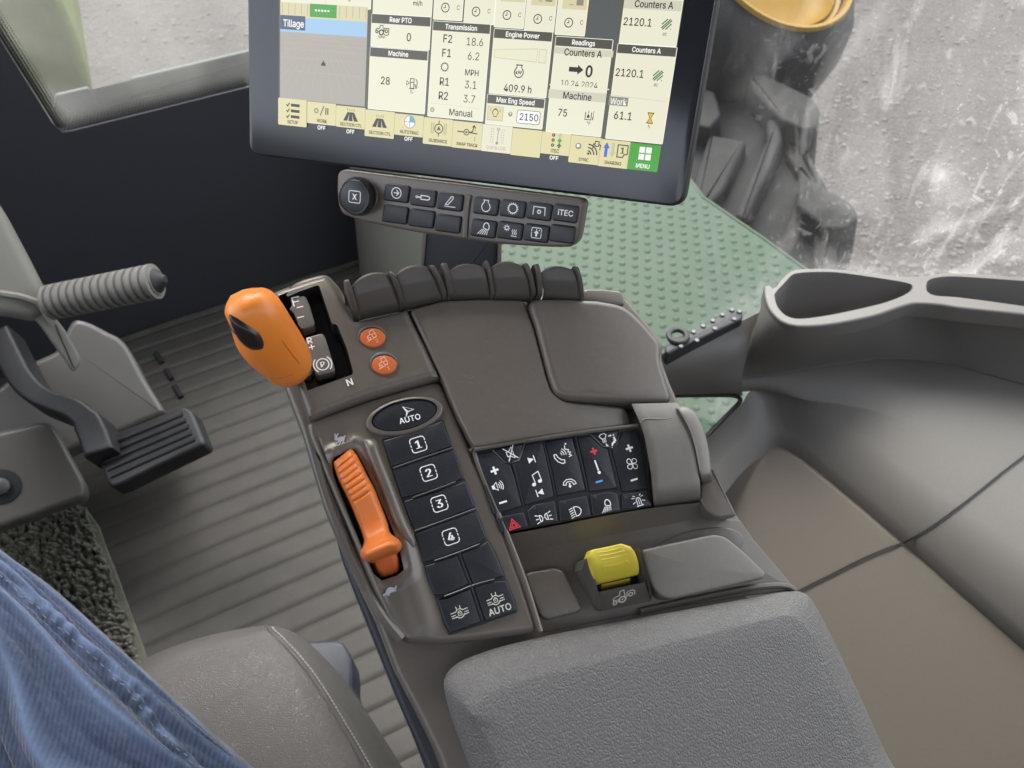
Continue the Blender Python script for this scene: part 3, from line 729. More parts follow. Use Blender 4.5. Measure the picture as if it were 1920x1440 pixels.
for (cx, cy), num in ((c4((1195, 610))[0], '2'), (c4((1282, 815))[0], '1')):
    g = MB(); g.slab(KF, ell(cx-1.2, cy-3.5, 26.5, 20.5), 0, .0080, PLM, .0004, holes=[ell(cx-.6, cy-1.2, 24.2, 18.2)], seg=2)
    g.build('button_ring', con)
    g = MB(); g.slab(KF, ell(cx, cy, 24.0, 18.0), 0, .0082, ORD, .001, seg=3)
    i_ = Ic(g, KF, (cx-2, cy-3), 11, mat('pale_orange_print', (.85, .50, .36), .5) if num == '2' else bpy.data.materials['pale_orange_print'], .0084, RAD(8), .12)
    i_.ln((-1.1, -.75), (.7, -.45)); i_.ln((-.8, -.3), (-.7, .15), (-.15, .3), (-.1, .85), (.55, .95), (.7, .2), (.75, -.1)); i_.arc(.4, -.1, .34); i_.arc(-.55, -.35, .22); i_.ln((-.1, .3), (.1, .1))
    i_.tx(num, .45, -1.15, .62)
    g.build('set_speed_button', con)

# --- gear lever
g = MB()
def q6(*P): return d6(*P)
KD = [((135, 500), (335, 362), .428, 1.05), ((116, 580), (520, 350), .430, 1.0), ((160, 695), (650, 415), .434, .95), ((196, 805), (742, 532), .440, .95), ((240, 940), (850, 712), .450, .92), ((335, 1062), (945, 872), .462, .9), ((470, 1172), (1005, 1005), .472, .88), ((600, 1266), (1014, 1095), .480, .85), ((690, 1305), (985, 1182), .485, .85), ((770, 1318), (930, 1245), .488, .8)]
st = [(*d6(a, b), d_, k) for a, b, d_, k in KD]
e0 = d6((178, 412))[0]; e1 = d6((862, 1296))[0]
lev = MB(); loft_lr(lev, st, ORG, 36, sub=44, power=2.3, tips=((*e0, .430), (*e1, .489)))
B_ = lev.bvh()
gear = lev.build('gear_lever', con, 'bright orange lever knob with dark thumb switch', sharp=60)
def offset_button(poly, bvh, m, name, par, lift, n=72, rings=7, sink=-.0012):
    P = smooth_line(poly, n, True); c = Vector((sum(p.x for p in P)/n, sum(p.y for p in P)/n)); mb = MB(); rows = []
    for k in range(rings+1):
        f = 1-k/rings; e = lift*math.sin(math.pi/2*min(1, (1-f)*2.2))+sink
        rows.append(drape(bvh, [(c.x+(p.x-c.x)*max(f, .02), c.y+(p.y-c.y)*max(f, .02)) for p in P], e))
    mb.loft(rows, m, True, False, True); o = mb.build(name, par, sharp=70); return o
thumb = d6((166, 604), (205, 622), (262, 655), (330, 700), (400, 745), (455, 786), (495, 835), (518, 885), (524, 930), (508, 962), (460, 976), (400, 974), (345, 946), (300, 906), (262, 860), (228, 800), (196, 730), (172, 660))
KNB = mat('thumb_switch_plastic', (.022, .014, .012), .28, GRAIN)
offset_button(thumb, B_, KNB, 'thumb_switch', gear, .0022, sink=.0001)
g = MB(); g.tube(drape(B_, [tuple(q) for q in smooth_line(d6((182, 700), (210, 760), (250, 805), (300, 826), (370, 828)), 20)], .0012), .00045, PLM, 6); g.build('switch_ridge', gear)
SEAM = mat('mould_seam', (.42, .10, .012), .5)
g = MB(); g.tube(drape(B_, [tuple(q) for q in smooth_line(d6((715, 880), (770, 960), (840, 1050), (895, 1118)), 20)], .00005), .00022, SEAM, 5)
g.tube(drape(B_, [tuple(q) for q in smooth_line(d6((600, 1262), (660, 1272), (720, 1266), (790, 1243), (830, 1222)), 20)], .00005), .0002, SEAM, 5)
g.build('mould_line', gear)
g = MB(); g.tube([pt(*d6((960, 1190))[0], .497), KF.at(*d6((975, 1235))[0], -.012)], .0045, PLM, 14); g.build('lever_stem', gear)

# --- lower left keypad panel with the throttle
g = MB()
lp = [(572, 791), (630, 770), (690, 749), (760, 728), (826, 711), (838, 742), (886, 850), (912, 905), (952, 1005), (985, 1095), (1015, 1186), (960, 1193), (900, 1201), (850, 1207), (810, 1210), (762, 1206), (748, 1192), (724, 1162), (695, 1105), (646, 990), (606, 885), (580, 820)]
slot = c5((176, 410), (186, 388), (210, 375), (290, 342), (305, 352), (352, 440), (400, 540), (460, 680), (500, 780), (530, 860), (557, 985), (520, 1015), (440, 1040), (404, 1012), (368, 968), (330, 930), (270, 800), (218, 660), (190, 560))
SLP = [Vector(p) for p in slot]
def seg_d(p, a, b):
    e = b-a; t = max(0, min(1, (p-a).dot(e)/e.length_squared)); return (p-a-e*t).length
def hf_panel(x, y):
    p = Vector((x, y)); d_ = min(seg_d(p, SLP[i-1], SLP[i]) for i in range(len(SLP)))
    h = .0022*math.exp(-((d_-14)/9)**2)*(1 if x < 700 or y > 1000 else .5)-.0010*math.exp(-(d_/8)**2)
    h -= .0026*math.exp(-(((x-636)/24)**2+((y-822)/22)**2))
    q = seg_d(p, Vector((745, 1010)), Vector((792, 1165))); h += .0030*math.exp(-(q/24)**2)
    q = seg_d(p, Vector((600, 860)), Vector((735, 1165))); h += .0014*math.exp(-(q/11)**2)
    return h
g.slab(KF, lp, -.02, .001, PLG, .005, .006, seg=5, holes=[slot], hw=BLM, hr=.001, hf=hf_panel, grid=.0022); g.build('keypad_panel', con)
g = MB(); g.slab(KF, slot, -.028, -.012, BLM, 0)
for (a, b) in (((205, 620), (238, 740)), ((255, 760), (320, 870))):
    p = KF; U = smooth_line(c5(a, ((a[0]+b[0])/2-14, (a[1]+b[1])/2), b), 14)
    g.strip(KF, [KF.uv(q.x, q.y, -.0115) for q in U], .0004, -.0115, GRY)
i_ = Ic(g, KF, c5((230, 640))[0], 6, GRY, -.0114); i_.arc(0, 0, .6, w=.18); i_.ln((-.2, -.6), (-.2, -1.8), w=.18)
i_ = Ic(g, KF, c5((292, 820))[0], 6, GRY, -.0114); i_.ln((-1, .6), (.6, 0), w=.2); i_.ln((-.6, -.4), (.9, -.9), w=.2); i_.ln((-.2, -1.6), (1.1, -1.9), w=.2)
g.build('lever_slot', con)
# scooped rim around the lever slot
g = MB()
rail = smooth_line(c5((338, 296), (372, 300), (400, 380), (440, 480), (490, 610), (540, 740), (585, 830), (604, 890)), 40)
rows = []
for i, q in enumerate(rail):
    s = i/39; wd = 13*(min(1, s*8+.45))*(min(1, (1-s)*10+.35)); hh = .0058*min(1, s*7+.25)*min(1, (1-s)*6+.15)
    dx, dy = .93, -.34
    row = []
    for j in range(13):
        t = j/12*math.pi; row.append(KF.at(q.x-dx*wd*math.cos(t), q.y-dy*wd*math.cos(t), .0008+hh*math.sin(t)**.8))
    rows.append(row)
g.loft(rows, PLG, False, True, True); g.build('guard_rail', con)
# swell in the panel below the keypad (sculpted lower corner) and around the slot
g = MB()
A_ = smooth_line([(604, 872), (622, 930), (650, 1000), (690, 1085), (726, 1150), (760, 1192)], 40)
B2_ = smooth_line([(588, 846), (604, 905), (632, 985), (670, 1074), (706, 1150), (748, 1204)], 40)
g.loft([[KF.at(p.x, p.y, .0008) for p in A_], [KF.at((p.x+q.x)/2, (p.y+q.y)/2, .0028) for p, q in zip(A_, B2_)], [KF.at(q.x, q.y, .0008) for q in B2_], [KF.at(q.x-4, q.y+2, -.006) for q in B2_]], PLG); g.build('edge_trim', con)
def on_panel(P, h=.0):       # symbols follow the sculpted panel
    pass
g = MB(); i_ = Ic(g, KF, c5((217, 290))[0], 11.5, GRY, .0034+hf_panel(*c5((217, 290))[0]))
i_.disc(.25, -.1, .58, ry=.40); i_.disc(-.52, .12, .30, ry=.24); i_.ln((-.45, .25), (-.30, .62), (.02, .95), w=.20); i_.ln((-.55, .3), (-.62, .7), (-.45, 1.05), w=.18)
i_.disc(.86, .18, .17); i_.ln((-.1, -.3), (-.45, -.5), (-.85, -.62), w=.18); i_.ln((.1, -.35), (-.1, -.75), (-.4, -.95), w=.16); i_.ln((.6, -.25), (.45, -.65), (.1, -1.05), w=.22)
g.build('rabbit_symbol', con)
tb = [(-1.1, -.55), (-.95, -.25), (-.7, -.3), (-.55, -.05), (-.25, .3), (.2, .4), (.55, .2), (.8, .05), (1.05, .35), (1.2, .15), (1.0, -.1), (.85, -.2), (.9, -.5), (.6, -.4), (.2, -.45), (.0, -.45), (-.2, -.7), (-.55, -.75), (-.4, -.5), (-.75, -.55)]
g = MB(); i_ = Ic(g, KF, c5((480, 1090))[0], 13, GRY, .0026+hf_panel(*c5((480, 1090))[0])); i_.po(*tb); g.build('turtle_symbol', con)

# throttle lever (orange, ribbed, with a finger lip)
g = MB()
TS = [((178, 425), (268, 350), .000), ((177, 418), (285, 338), .004), ((184, 450), (312, 368), .0075), ((205, 510), (342, 425), .0105), ((232, 565), (368, 480), .0125), ((258, 615), (393, 525), .0135), ((275, 655), (413, 565), .013), ((300, 720), (443, 640), .011), ((322, 775), (468, 700), .010), ((334, 815), (482, 745), .011), ((340, 838), (492, 786), .013), ((330, 868), (528, 812), .018), ((320, 888), (549, 832), .0235), ((319, 905), (555, 850), .026), ((326, 926), (553, 868), .026), ((348, 943), (546, 880), .021), ((372, 950), (538, 890), .010), ((384, 955), (535, 897), .002)]
L_ = smooth_line([(*c5(a)[0], h) for a, b, h in TS], 110); R_ = smooth_line([(*c5(b)[0], h) for a, b, h in TS], 110); rows = []
for i, (a, b) in enumerate(zip(L_, R_)):
    s = i/109; dip = 0
    for k in range(7):
        dd = (s-(.085+k*.052))/.0085
        dip = max(dip, math.exp(-dd*dd))
    row = []
    for j in range(17):
        t = j/16; e = 1-abs(2*t-1)**8; q = a.lerp(b, t); hh = a[2]
        hh = hh-(.0015*dip if .1 < t < .93 else 0)
        row.append(KF.at(q[0], q[1], hh*e+(-.012)*(1-e)*.9))
    rows.append(row)
g.loft(rows, ORT); thr = g.build('throttle_lever', con, 'orange throttle lever with ribbed top', sharp=50)
g = MB(); rows = []
for a, b, h in [((372, 930), (530, 880), .008), ((385, 960), (542, 905), .006), ((396, 1000), (552, 955), .002), ((412, 1020), (555, 985), -.002), ((440, 1034), (525, 1008), -.006)]:
    row = []
    for j in range(13):
        t = j/12; e = 1-abs(2*t-1)**6; q = Vector(c5(a)[0]).lerp(Vector(c5(b)[0]), t); row.append(KF.at(q[0], q[1], h*e+(-.014)*(1-e)))
    rows.append(row)
g.loft(rows, ORD); g.build('lever_tail', thr)

# --- oval button
g = MB(); cx, cy = c5((561, 167))[0]
g.slab(KF, ell(cx, cy, 75, 34.5, 13.5, 72), -.002, .0042, PLG, .0022, seg=4, holes=[ell(cx-.5, cy-1, 63, 27.5, 13.5, 72)], hw=BLM); g.build('oval_ring', con)
g = MB(); g.slab(KF, ell(cx-.5, cy-1, 62, 27, 13.5, 72), -.002, .0034, BLK, .0012, seg=3)
i_ = Ic(g, KF, c5((575, 146))[0], 12, WHT, .0036, RAD(2), .15)
i_.ln((-.42, .95), (1.05, .05), (.12, -.02), closed=True, w=.15); i_.ln((-.42, .95), (-.10, .0), (-.50, -.85), (.12, -.02), w=.16)
g.text(KF, 'AUTO', *c5((588, 184))[0], 10.5, WHT, .0036, .03, RAD(-1))
g.build('oval_button', con)

# --- number keypad
KB = MB(); pad = [(438, 292), (520, 272), (640, 236), (758, 186), (768, 190), (815, 332), (880, 500), (940, 655), (1000, 812), (1045, 890), (1085, 985), (1105, 1050), (1148, 1140), (1161, 1205), (990, 1266), (796, 1332), (762, 1262), (744, 1190), (722, 1130), (690, 1055), (668, 985), (650, 915), (612, 790), (540, 600), (490, 450)]
KB.slab(KF, c5(*pad), -.004, .0018, BLM, .0006, .001); KB.build('keypad_plate', con)
def key(P, name, draw=None, conv=c5, h1=.0034, fr=None, b=.0009, rnd=.0012, par=None, mt=None, label=None):
    g = MB(); fr = fr or KF; U = [Vector(fr.uv(x, y, h1)) for x, y in conv(*P)]
    if area(U) < 0: U.reverse()
    g.slab(fr, [tuple(q) for q in inset(U, .00022)], 0, h1, mt or BLK, b, rnd, raw=True)
    if draw: draw(g, fr, h1+.00012)
    return g.build(name, par or con, label)
def numkey(n, c):
    def d(g, fr, h):
        cx, cy = c5(c)[0]; i = Ic(g, fr, (cx, cy), 15.5, WHT, h, RAD(1), .11)
        r = .9; i.tx(n, 0, 0, .98, .06)
        k = .32
        for sx in (-1, 1):
            i.ln((sx*.28, r), (sx*(r-k), r), (sx*(r-.1), r-.1), (sx*r, r-k), (sx*r, .30)); i.ln((sx*.28, -r), (sx*(r-k), -r), (sx*(r-.1), -r+.1), (sx*r, -r+k), (sx*r, -.30))
            i.ln((sx*r, .16), (sx*r, -.16))
        i.ln((-.16, r), (.16, r)); i.ln((-.16, -r), (.16, -r)); i.ln((.28, r), (-.28, r), w=.11); i.ln((.28, -r), (-.28, -r), w=.1)
    return d
key([(444, 298), (520, 276), (640, 240), (756, 193), (764, 197), (812, 330), (640, 388), (492, 440)], 'number_key', numkey('1', (633, 320)))
key([(496, 452), (640, 402), (818, 342), (870, 478), (880, 500), (720, 556), (548, 606)], 'number_key', numkey('2', (688, 470)))
key([(552, 618), (720, 568), (884, 512), (936, 652), (770, 716), (612, 776)], 'number_key', numkey('3', (745, 633)))
key([(616, 790), (770, 732), (942, 668), (996, 812), (960, 842), (845, 886), (720, 930), (662, 948), (652, 912)], 'number_key', numkey('4', (805, 808)))
key([(664, 962), (720, 944), (838, 902), (904, 1060), (860, 1082), (770, 1118), (720, 1120), (692, 1052), (672, 990)], 'blank_key')
key([(858, 896), (960, 856), (1002, 826), (1040, 892), (1080, 985), (1092, 1020), (1036, 1030), (924, 1066)], 'blank_key')
def diff(c, auto):
    def d(g, fr, h):
        i = Ic(g, fr, c5(c)[0], 14, GRYW, h, RAD(2), .11)
        i.arc(0, -.05, .58, 60, 120, w=.1); i.arc(0, -.05, .58, 200, 340, w=.12)
        for sx in (-1, 1):
            i.ln((sx*.28, .95), (sx*.24, .5), (sx*.5, .28), (sx*1.2, .28), w=.11); i.ln((sx*1.2, -.08), (sx*.62, -.08), w=.11)
            i.ln((sx*1.2, -.34), (sx*.52, -.38), w=.11)
        i.rbox(-.24, -.32, .24, .12, .06, w=.09); i.arc(0, .12, .16, 0, 180, w=.08); i.disc(0, -.08, .07)
        if auto: g.text(fr, 'AUTO', *c5((1065, 1193))[0], 11.5, GRYW, h, .03, RAD(-1))
    return d
GRYW = mat('cream_print', (.62, .60, .52), .5)
key([(724, 1132), (770, 1132), (862, 1096), (908, 1078), (968, 1262), (880, 1294), (800, 1322), (768, 1258), (748, 1186)], 'differential_key', diff((853, 1212), False))
key([(928, 1078), (1036, 1042), (1098, 1040), (1144, 1142), (1156, 1202), (1060, 1238), (988, 1258)], 'differential_key', diff((1042, 1142), True))
g = MB()   # raised ridges between the keys
for P in ([(500, 446), (640, 396), (815, 338)], [(602, 602), (720, 560), (832, 518)], [(614, 778), (770, 722), (936, 660)], [(720, 936), (845, 892), (958, 848)], [(850, 893), (880, 980), (914, 1068), (974, 1252)], [(772, 1124), (862, 1090), (914, 1068), (1034, 1034)]):
    pl_ = smooth_line(c5(*P), 24); g.tube([KF.at(q.x, q.y, .0036) for q in pl_], .00055, LINEP, 6)
g.build('key_ridges', con)

# --- covers
g = MB()
mc = [(768, 579), (830, 562), (900, 558), (983, 558), (990, 575), (1002, 612), (1026, 705), (1036, 735), (1060, 751), (1180, 757), (1194, 795), (1100, 806), (985, 823), (889, 840), (858, 780), (826, 703)]
g.slab(KF, mc, -.02, .0065, PL, .0025, .004, seg=4, hf=lambda x, y: .0012-.0030*((x-905-(y-690)*.4)/150)**2-.002*max(0, (620-y)/60)**2, grid=.004); CCB = g.bvh()
SCF = mat('scuff_mark', (.21, .185, .16), .6); rsc = random.Random(5)
for x, y, L in [(868, 702, 16), (876, 716, 10), (862, 715, 7), (995, 696, 9), (910, 640, 6), (1046, 770, 12), (884, 706, 5), (940, 760, 8)]:
    a = rsc.uniform(-1.2, -.2); pts = [(x+L*t*math.cos(a)+rsc.uniform(-.5, .5), y-L*t*math.sin(a)) for t in (0, .35, .7, 1)]
    g.tube(drape(CCB, pts, 0), .00014, SCF, 5)
g.build('centre_cover', con)
g = MB()
lid = [(986, 560), (1060, 560), (1120, 562), (1172, 569), (1210, 601), (1246, 642), (1242, 672), (1254, 712), (1267, 753), (1170, 753), (1062, 749), (1040, 738), (1029, 706), (1005, 612)]
g.slab(KF, lid, -.02, .0075, PL, .005, .010, seg=6, hf=lambda x, y: .0022-.0045*(max(0, x-1060-(y-650)*.3)/180)**2, grid=.004); g.build('storage_lid', con)
g = MB(); g.slab(KF, [(1085, 560), (1096, 541), (1130, 541), (1164, 545), (1171, 554), (1173, 572), (1130, 570)], -.03, .0045, PL, .002, .003); g.build('hinge_cover', con)

# --- paddles
PDL = [((215, 872), (468, 785), (552, 1000), (270, 1062)), ((512, 803), (752, 742), (846, 946), (574, 1002)), ((888, 772), (1138, 745), (1178, 938), (915, 944)), ((1180, 745), (1412, 738), (1460, 936), (1212, 942)), ((1532, 775), (1760, 765), (1804, 966), (1546, 940))]
PLS = mat('paddle_plastic', (.088, .078, .068), .42, GRAIN, [(14, .3, (.11, .098, .086))])
def paddle(Q):
    tl, tr, br, bl = [Vector(c3(q)[0]) for q in Q]; rows = []
    # profile from the base forward: t along the paddle, height, and roll over the top
    prof = [(-.04, -.004), (0, .006), (.25, .0125), (.5, .0175), (.75, .0205), (.88, .0215), (.93, .0216), (1.0, .0196), (1.06, .0160), (1.10, .0105), (1.11, .004), (1.06, -.02)]
    PR = smooth_line(prof, 40); g = MB()
    ub = KF.uv(bl.x, bl.y, .006), KF.uv(br.x, br.y, .006); ut = KF.uv(tl.x, tl.y, .0205), KF.uv(tr.x, tr.y, .0205)
    for p in PR:
        t, h = p.x, p.y; row = []
        a = Vector(ub[0]).lerp(Vector(ut[0]), t); b = Vector(ub[1]).lerp(Vector(ut[1]), t)
        for j in range(21):
            s = j/20; q = a.lerp(b, s); e = 1-abs(2*s-1)**14; bow = (1-(2*s-1)**2)
            bulge = .0045*max(0, (t-.55)/.45)*bow
            row.append(KF.w(q.x+KF.v.dot(KF.v)*0, q.y+bulge, h-.0016*(1-e)+.001*bow*max(0, t)))
        rows.append(row)
    g.loft(rows, PLS); return g
for Q in PDL: paddle(Q).build('hydraulic_paddle', con, sharp=50)
def fin(P, wd=4.2, hmax=.0245):
    "thin upright plate between the paddles: base pixel, top pixel"
    (bx, by), (tx, ty) = c3(*P); g = MB(); b = Vector(KF.uv(bx, by, .006)); tp = Vector(KF.uv(tx, ty, hmax-.002)); e = tp-b
    prof = [(-.05, -.006), (0, .008), (.25, .0150), (.5, .0202), (.75, .0234), (.95, hmax), (1.06, hmax-.001), (1.12, .020), (1.14, .01), (1.1, -.02)]
    PR = smooth_line(prof, 30); wv = wd/2*KF.sc(bx, by); rows = []
    for p in PR:
        q = b+e*p.x; rows.append([KF.w(q.x+s*wv, q.y, p.y-dz) for s, dz in ((-1, .02), (-1, .0008), (-.6, 0), (.6, 0), (1, .0008), (1, .02))])
    g.loft(rows, PLS); g.build('divider_plate', con)
for P, wd in (([(250, 1062), (185, 842)], 9), ([(565, 1000), (490, 785)], 5), ([(580, 1000), (507, 795)], 4), ([(865, 945), (775, 740)], 8), ([(905, 942), (858, 726)], 10), ([(1195, 940), (1150, 712)], 6), ([(1480, 936), (1425, 728)], 7), ([(1522, 938), (1496, 732)], 9), ([(1815, 966), (1772, 745)], 6)): fin(P, wd)

# --- climate and radio keypad
AF = KF; g = MB()
ap = [(45, 312), (200, 276), (400, 236), (800, 168), (1200, 118), (1668, 76), (1742, 240), (1792, 500), (1822, 900), (1500, 958), (1200, 1010), (760, 1092), (332, 1172), (260, 990), (200, 800), (110, 520)]
g.slab(AF, d8(*ap), -.02, .0018, BLM, .0006, .001); g.build('keypad_plate', con)
def ic(c, size, fn, m=None, rot=0, lw=.13):
    def d(g, fr, h):
        for cc, s_, f_, m_, r_, l_ in ([(c, size, fn, m, rot, lw)] if not isinstance(c, list) else c):
            f_(Ic(g, fr, d8(cc)[0], s_, m_ or WHT, h, RAD(r_), l_))
    return d
def plus(i): i.ln((-.9, 0), (.9, 0), w=.5); i.ln((0, -.9), (0, .9), w=.5)
def minus(i): i.ln((-.95, 0), (.95, 0), w=.45)
def spk(i): i.po((-1, -.3), (-.6, -.3), (-.6, .3), (-1, .3)); i.ln((-.6, -.3), (-.6, .3), (-.15, .65), (-.15, -.65), closed=True, w=.13); [i.arc(-.3, 0, r, -42, 42, w=.12) for r in (.5, .8, 1.1)]
def mute(i): i.ln((-.6, -.35), (-.6, .35), (-.2, .35), (.35, .85), (.35, -.85), (-.2, -.35), closed=True, w=.13); i.ln((-.9, 1), (.8, -1), w=.14); i.ln((-.7, -1.05), (.75, 1.05), w=.14)
def nxt(i): i.po((-.75, .7), (.55, 0), (-.75, -.7)); i.ln((.72, -.8), (.72, .8), w=.22)
def prv(i): i.po((.75, .7), (-.55, 0), (.75, -.7)); i.ln((-.72, -.8), (-.72, .8), w=.22)
def note_(i): i.disc(-.6, -.75, .32, ry=.27); i.disc(.45, -.55, .32, ry=.27); i.ln((-.33, -.7), (-.33, .65), (.72, .9), (.72, -.5), w=.14)
def call(i):
    i.ln((-1.0, .22), (-.72, .22), (-.66, -.12), (-.36, -.50), (-.02, -.62), (-.08, -.92), (-.34, -.96), (-.78, -.62), (-1.02, -.12), closed=True, w=.10)
    for r in (.30, .55, .80): i.arc(-.42, .02, r, -12, 52, w=.085)
    i.ln((.52, .92), (.42, .50), (.80, .34), (.66, .12), (.92, .0), (.70, -.18), (.92, -.36), (.58, -.44), w=.10); i.disc(.70, 1.05, .10)
def hang(i):
    i.ln((-1.05, -.35), (-.9, .05), (-.4, .42), (.4, .42), (.9, .05), (1.05, -.35), (.6, -.45), (.5, -.1), (.3, .05), (-.3, .05), (-.5, -.1), (-.6, -.45), closed=True, w=.13)
    i.po((-.12, -.2), (.12, -.2), (.12, -.6), (.3, -.6), (0, -.95), (-.3, -.6), (-.12, -.6))
def therm(i): i.ln((0, 1.0), (0, -.55), w=.24); i.disc(0, -.85, .24); 
def vent(i):
    i.ln((-1.0, .75), (-.7, .95), (-.2, .95), (.0, .75), (-.25, .3), (-.75, .3), closed=True, w=.12)
    for k in (-.7, -.5, -.3): i.ln((k, .2), (k-.04, -.25), w=.1)
    i.ln((.2, .45), (.65, .45), w=.16); i.po((.5, .65), (.75, .45), (.5, .25)); i.disc(.98, .42, .13); i.po((.8, .15), (1.05, .2), (1.1, -.45), (.75, -.5)); i.po((.75, -.3), (.95, -.6), (.4, -.8), (.35, -.6)); i.po((.35, -.55), (.5, -.75), (.25, -1.2), (.08, -1.15))
    i.ln((-.45, -.4), (-.35, -.75), w=.14); i.po((-.55, -.65), (-.2, -.7), (-.3, -1.0))
def fan_(i):
    for a in range(4):
        t = RAD(a*90+20); P = [(.1, 0), (.25, .35), (.62, .55), (.98, .3), (.95, -.1), (.6, -.22), (.3, -.05)]
        U = smooth_line(P, 14, True); i.ln(*[(p.x*math.cos(t)-p.y*math.sin(t), p.x*math.sin(t)+p.y*math.cos(t)) for p in U], closed=True, w=.13)
def tri(i): i.ln((-1, -.75), (1, -.75), (0, .95), closed=True, w=.14); i.ln((-.5, -.47), (.5, -.47), (0, .4), closed=True, w=.16)
def posl(i):
    for s in (-1, 1):
        U = [(s*.22, .38), (s*.22, -.38), (s*.5, -.38), (s*.75, 0), (s*.5, .38)] if False else [(s*.55, .42), (s*.55, -.42), (s*.3, -.36), (s*.14, 0), (s*.3, .36)]
        i.ln(*U, closed=True, w=.12)
        for k in (-.42, 0, .42): i.ln((s*.72, k), (s*1.12, k*1.35), w=.12)
def head(i):
    i.ln((-.1, .72), (-.1, -.72), (.35, -.7), (.75, -.45), (.95, 0), (.75, .45), (.35, .7), closed=True, w=.14)
    for k in range(5): i.ln((-.3, .68-k*.34), (-.95, .52-k*.34), w=.12)
def work(i):
    U = [(.0, .1), (.75, -.15), (.9, .25), (.75, .75), (.35, .9), (.05, .6)]; i.ln(*smooth_line(U, 20, True), closed=True, w=.15)
    for k in range(5): i.ln((-.15+k*.22, -.1-k*.05), (-.95+k*.38, -.95), w=.12)
def beac(i):
    i.ln((-.35, -.75), (-.35, .15), (-.2, .45), (.2, .45), (.35, .15), (.35, -.75), w=.13); i.ln((-.6, -.85), (.6, -.85), w=.16); i.ln((0, -.6), (0, .2), w=.1)
    for a in (20, 50, 130, 160): i.ln((.6*math.cos(RAD(a)), .35+.5*math.sin(RAD(a))), (1.1*math.cos(RAD(a)), .35+.8*math.sin(RAD(a))), w=.12)
    i.ln((.6, -.1), (1.1, -.3), w=.12); i.ln((-.6, -.1), (-1.1, -.3), w=.12)
K = lambda P, nm, d: key(P, nm, d, d8, .0034, AF, .0009, .0010)
K([(248, 335), (400, 300), (546, 268), (496, 440), (440, 456), (366, 458)], 'mute_key', ic((415, 372), 13, mute, None, 3))
K([(70, 382), (150, 362), (232, 348), (352, 468), (412, 474), (470, 660), (532, 902), (400, 945), (244, 988), (165, 760), (105, 520)], 'volume_rocker', ic([((252, 545), 8.5, plus, None, 2, .13), ((288, 700), 12, spk, None, 0, .13), ((338, 862), 8, minus, None, 0, .13)], 0, None))
K([(556, 280), (640, 260), (732, 248), (800, 540), (852, 806), (740, 845), (640, 872), (552, 896), (490, 690), (432, 478), (500, 446)], 'track_rocker', ic([((620, 437), 8.5, nxt, None, 0, .13), ((665, 625), 12.5, note_, None, 3, .13), ((706, 765), 8.5, prv, None, 0, .13)], 0, None))
K([(754, 250), (890, 226), (1026, 208), (1106, 480), (1166, 748), (1020, 775), (876, 802), (820, 540)], 'phone_rocker', ic([((935, 385), 17, call, None, 0, .13), ((1000, 660), 12, hang, None, -10, .13)], 0, None))
K([(1074, 218), (1140, 204), (1210, 194), (1322, 306), (1384, 318), (1440, 540), (1484, 722), (1380, 738), (1192, 764), (1140, 500)], 'temperature_rocker', ic([((1245, 352), 7.5, plus, REDP, 0, .13), ((1278, 508), 13, therm, None, 0, .13), ((1298, 655), 7.5, minus, BLUP, 0, .13)], 0, None))
K([(1228, 178), (1360, 152), (1496, 136), (1470, 288), (1410, 300), (1344, 300)], 'vent_key', ic((1385, 238), 14, vent, None, 0))
K([(1524, 152), (1600, 140), (1668, 134), (1726, 300), (1786, 722), (1650, 748), (1524, 762), (1470, 540), (1412, 326), (1484, 300)], 'fan_rocker', ic([((1600, 322), 8, plus, None, 0, .13), ((1628, 478), 11.5, fan_, None, 0, .13), ((1648, 637), 7.5, minus, None, 0, .13)], 0, None))
K([(264, 1012), (400, 985), (548, 958), (594, 1110), (450, 1140), (326, 1164)], 'hazard_key', ic((443, 1082), 11, tri, REDP, 0))
K([(578, 948), (644, 884), (760, 860), (858, 842), (892, 1056), (760, 1082), (616, 1108)], 'position_light_key', ic((745, 1015), 14, posl, None, 0))
K([(892, 850), (1040, 820), (1178, 792), (1222, 1002), (1060, 1030), (908, 1056)], 'headlight_key', ic((1062, 955), 12, head, None, 0))
K([(1208, 788), (1300, 768), (1384, 748), (1488, 776), (1516, 950), (1380, 976), (1234, 1002)], 'work_light_key', ic((1365, 898), 11.5, work, None, 0))
K([(1522, 782), (1660, 758), (1788, 738), (1812, 896), (1680, 922), (1532, 946)], 'beacon_key', ic((1692, 845), 11.5, beac, None, 0))
g = MB()
for c in ((320, 1040), (648, 922), (948, 866), (1258, 810), (1568, 815)): g.slab(AF, ell(*d8(c)[0], 3.6, 3.4, 0, 16), .003, .0037, LINEP, .0003)
for P in ([(232, 338), (352, 462), (420, 470), (500, 440), (552, 272)], [(1216, 184), (1336, 306), (1400, 312), (1476, 292), (1512, 142)], [(552, 272), (640, 254), (736, 240), (1030, 200), (1210, 176)], [(438, 476), (480, 640), (540, 896)], [(740, 246), (812, 540), (866, 806)], [(1064, 212), (1130, 500), (1184, 752)], [(1400, 322), (1460, 540), (1504, 750)]):
    g.tube([AF.at(*d8(q)[0], .0034) for q in P], .0005, LINEP, 6)
g.build('key_ridges', con)
g = MB(); rl = [(889, 843), (985, 826), (1100, 809), (1194, 798)]
g.tube([KF.at(x, y, .005) for x, y in rl], .0014, PLG, 8); g.build('cover_lip', con)
g = MB(); g.tube(smooth_line([KF.at(x, y, .002) for x, y in [(881, 846), (887, 842), (893, 862), (920, 930), (955, 1012), (988, 1100), (1014, 1184)]], 50), .0016, PLG, 8); g.build('panel_bead', con)

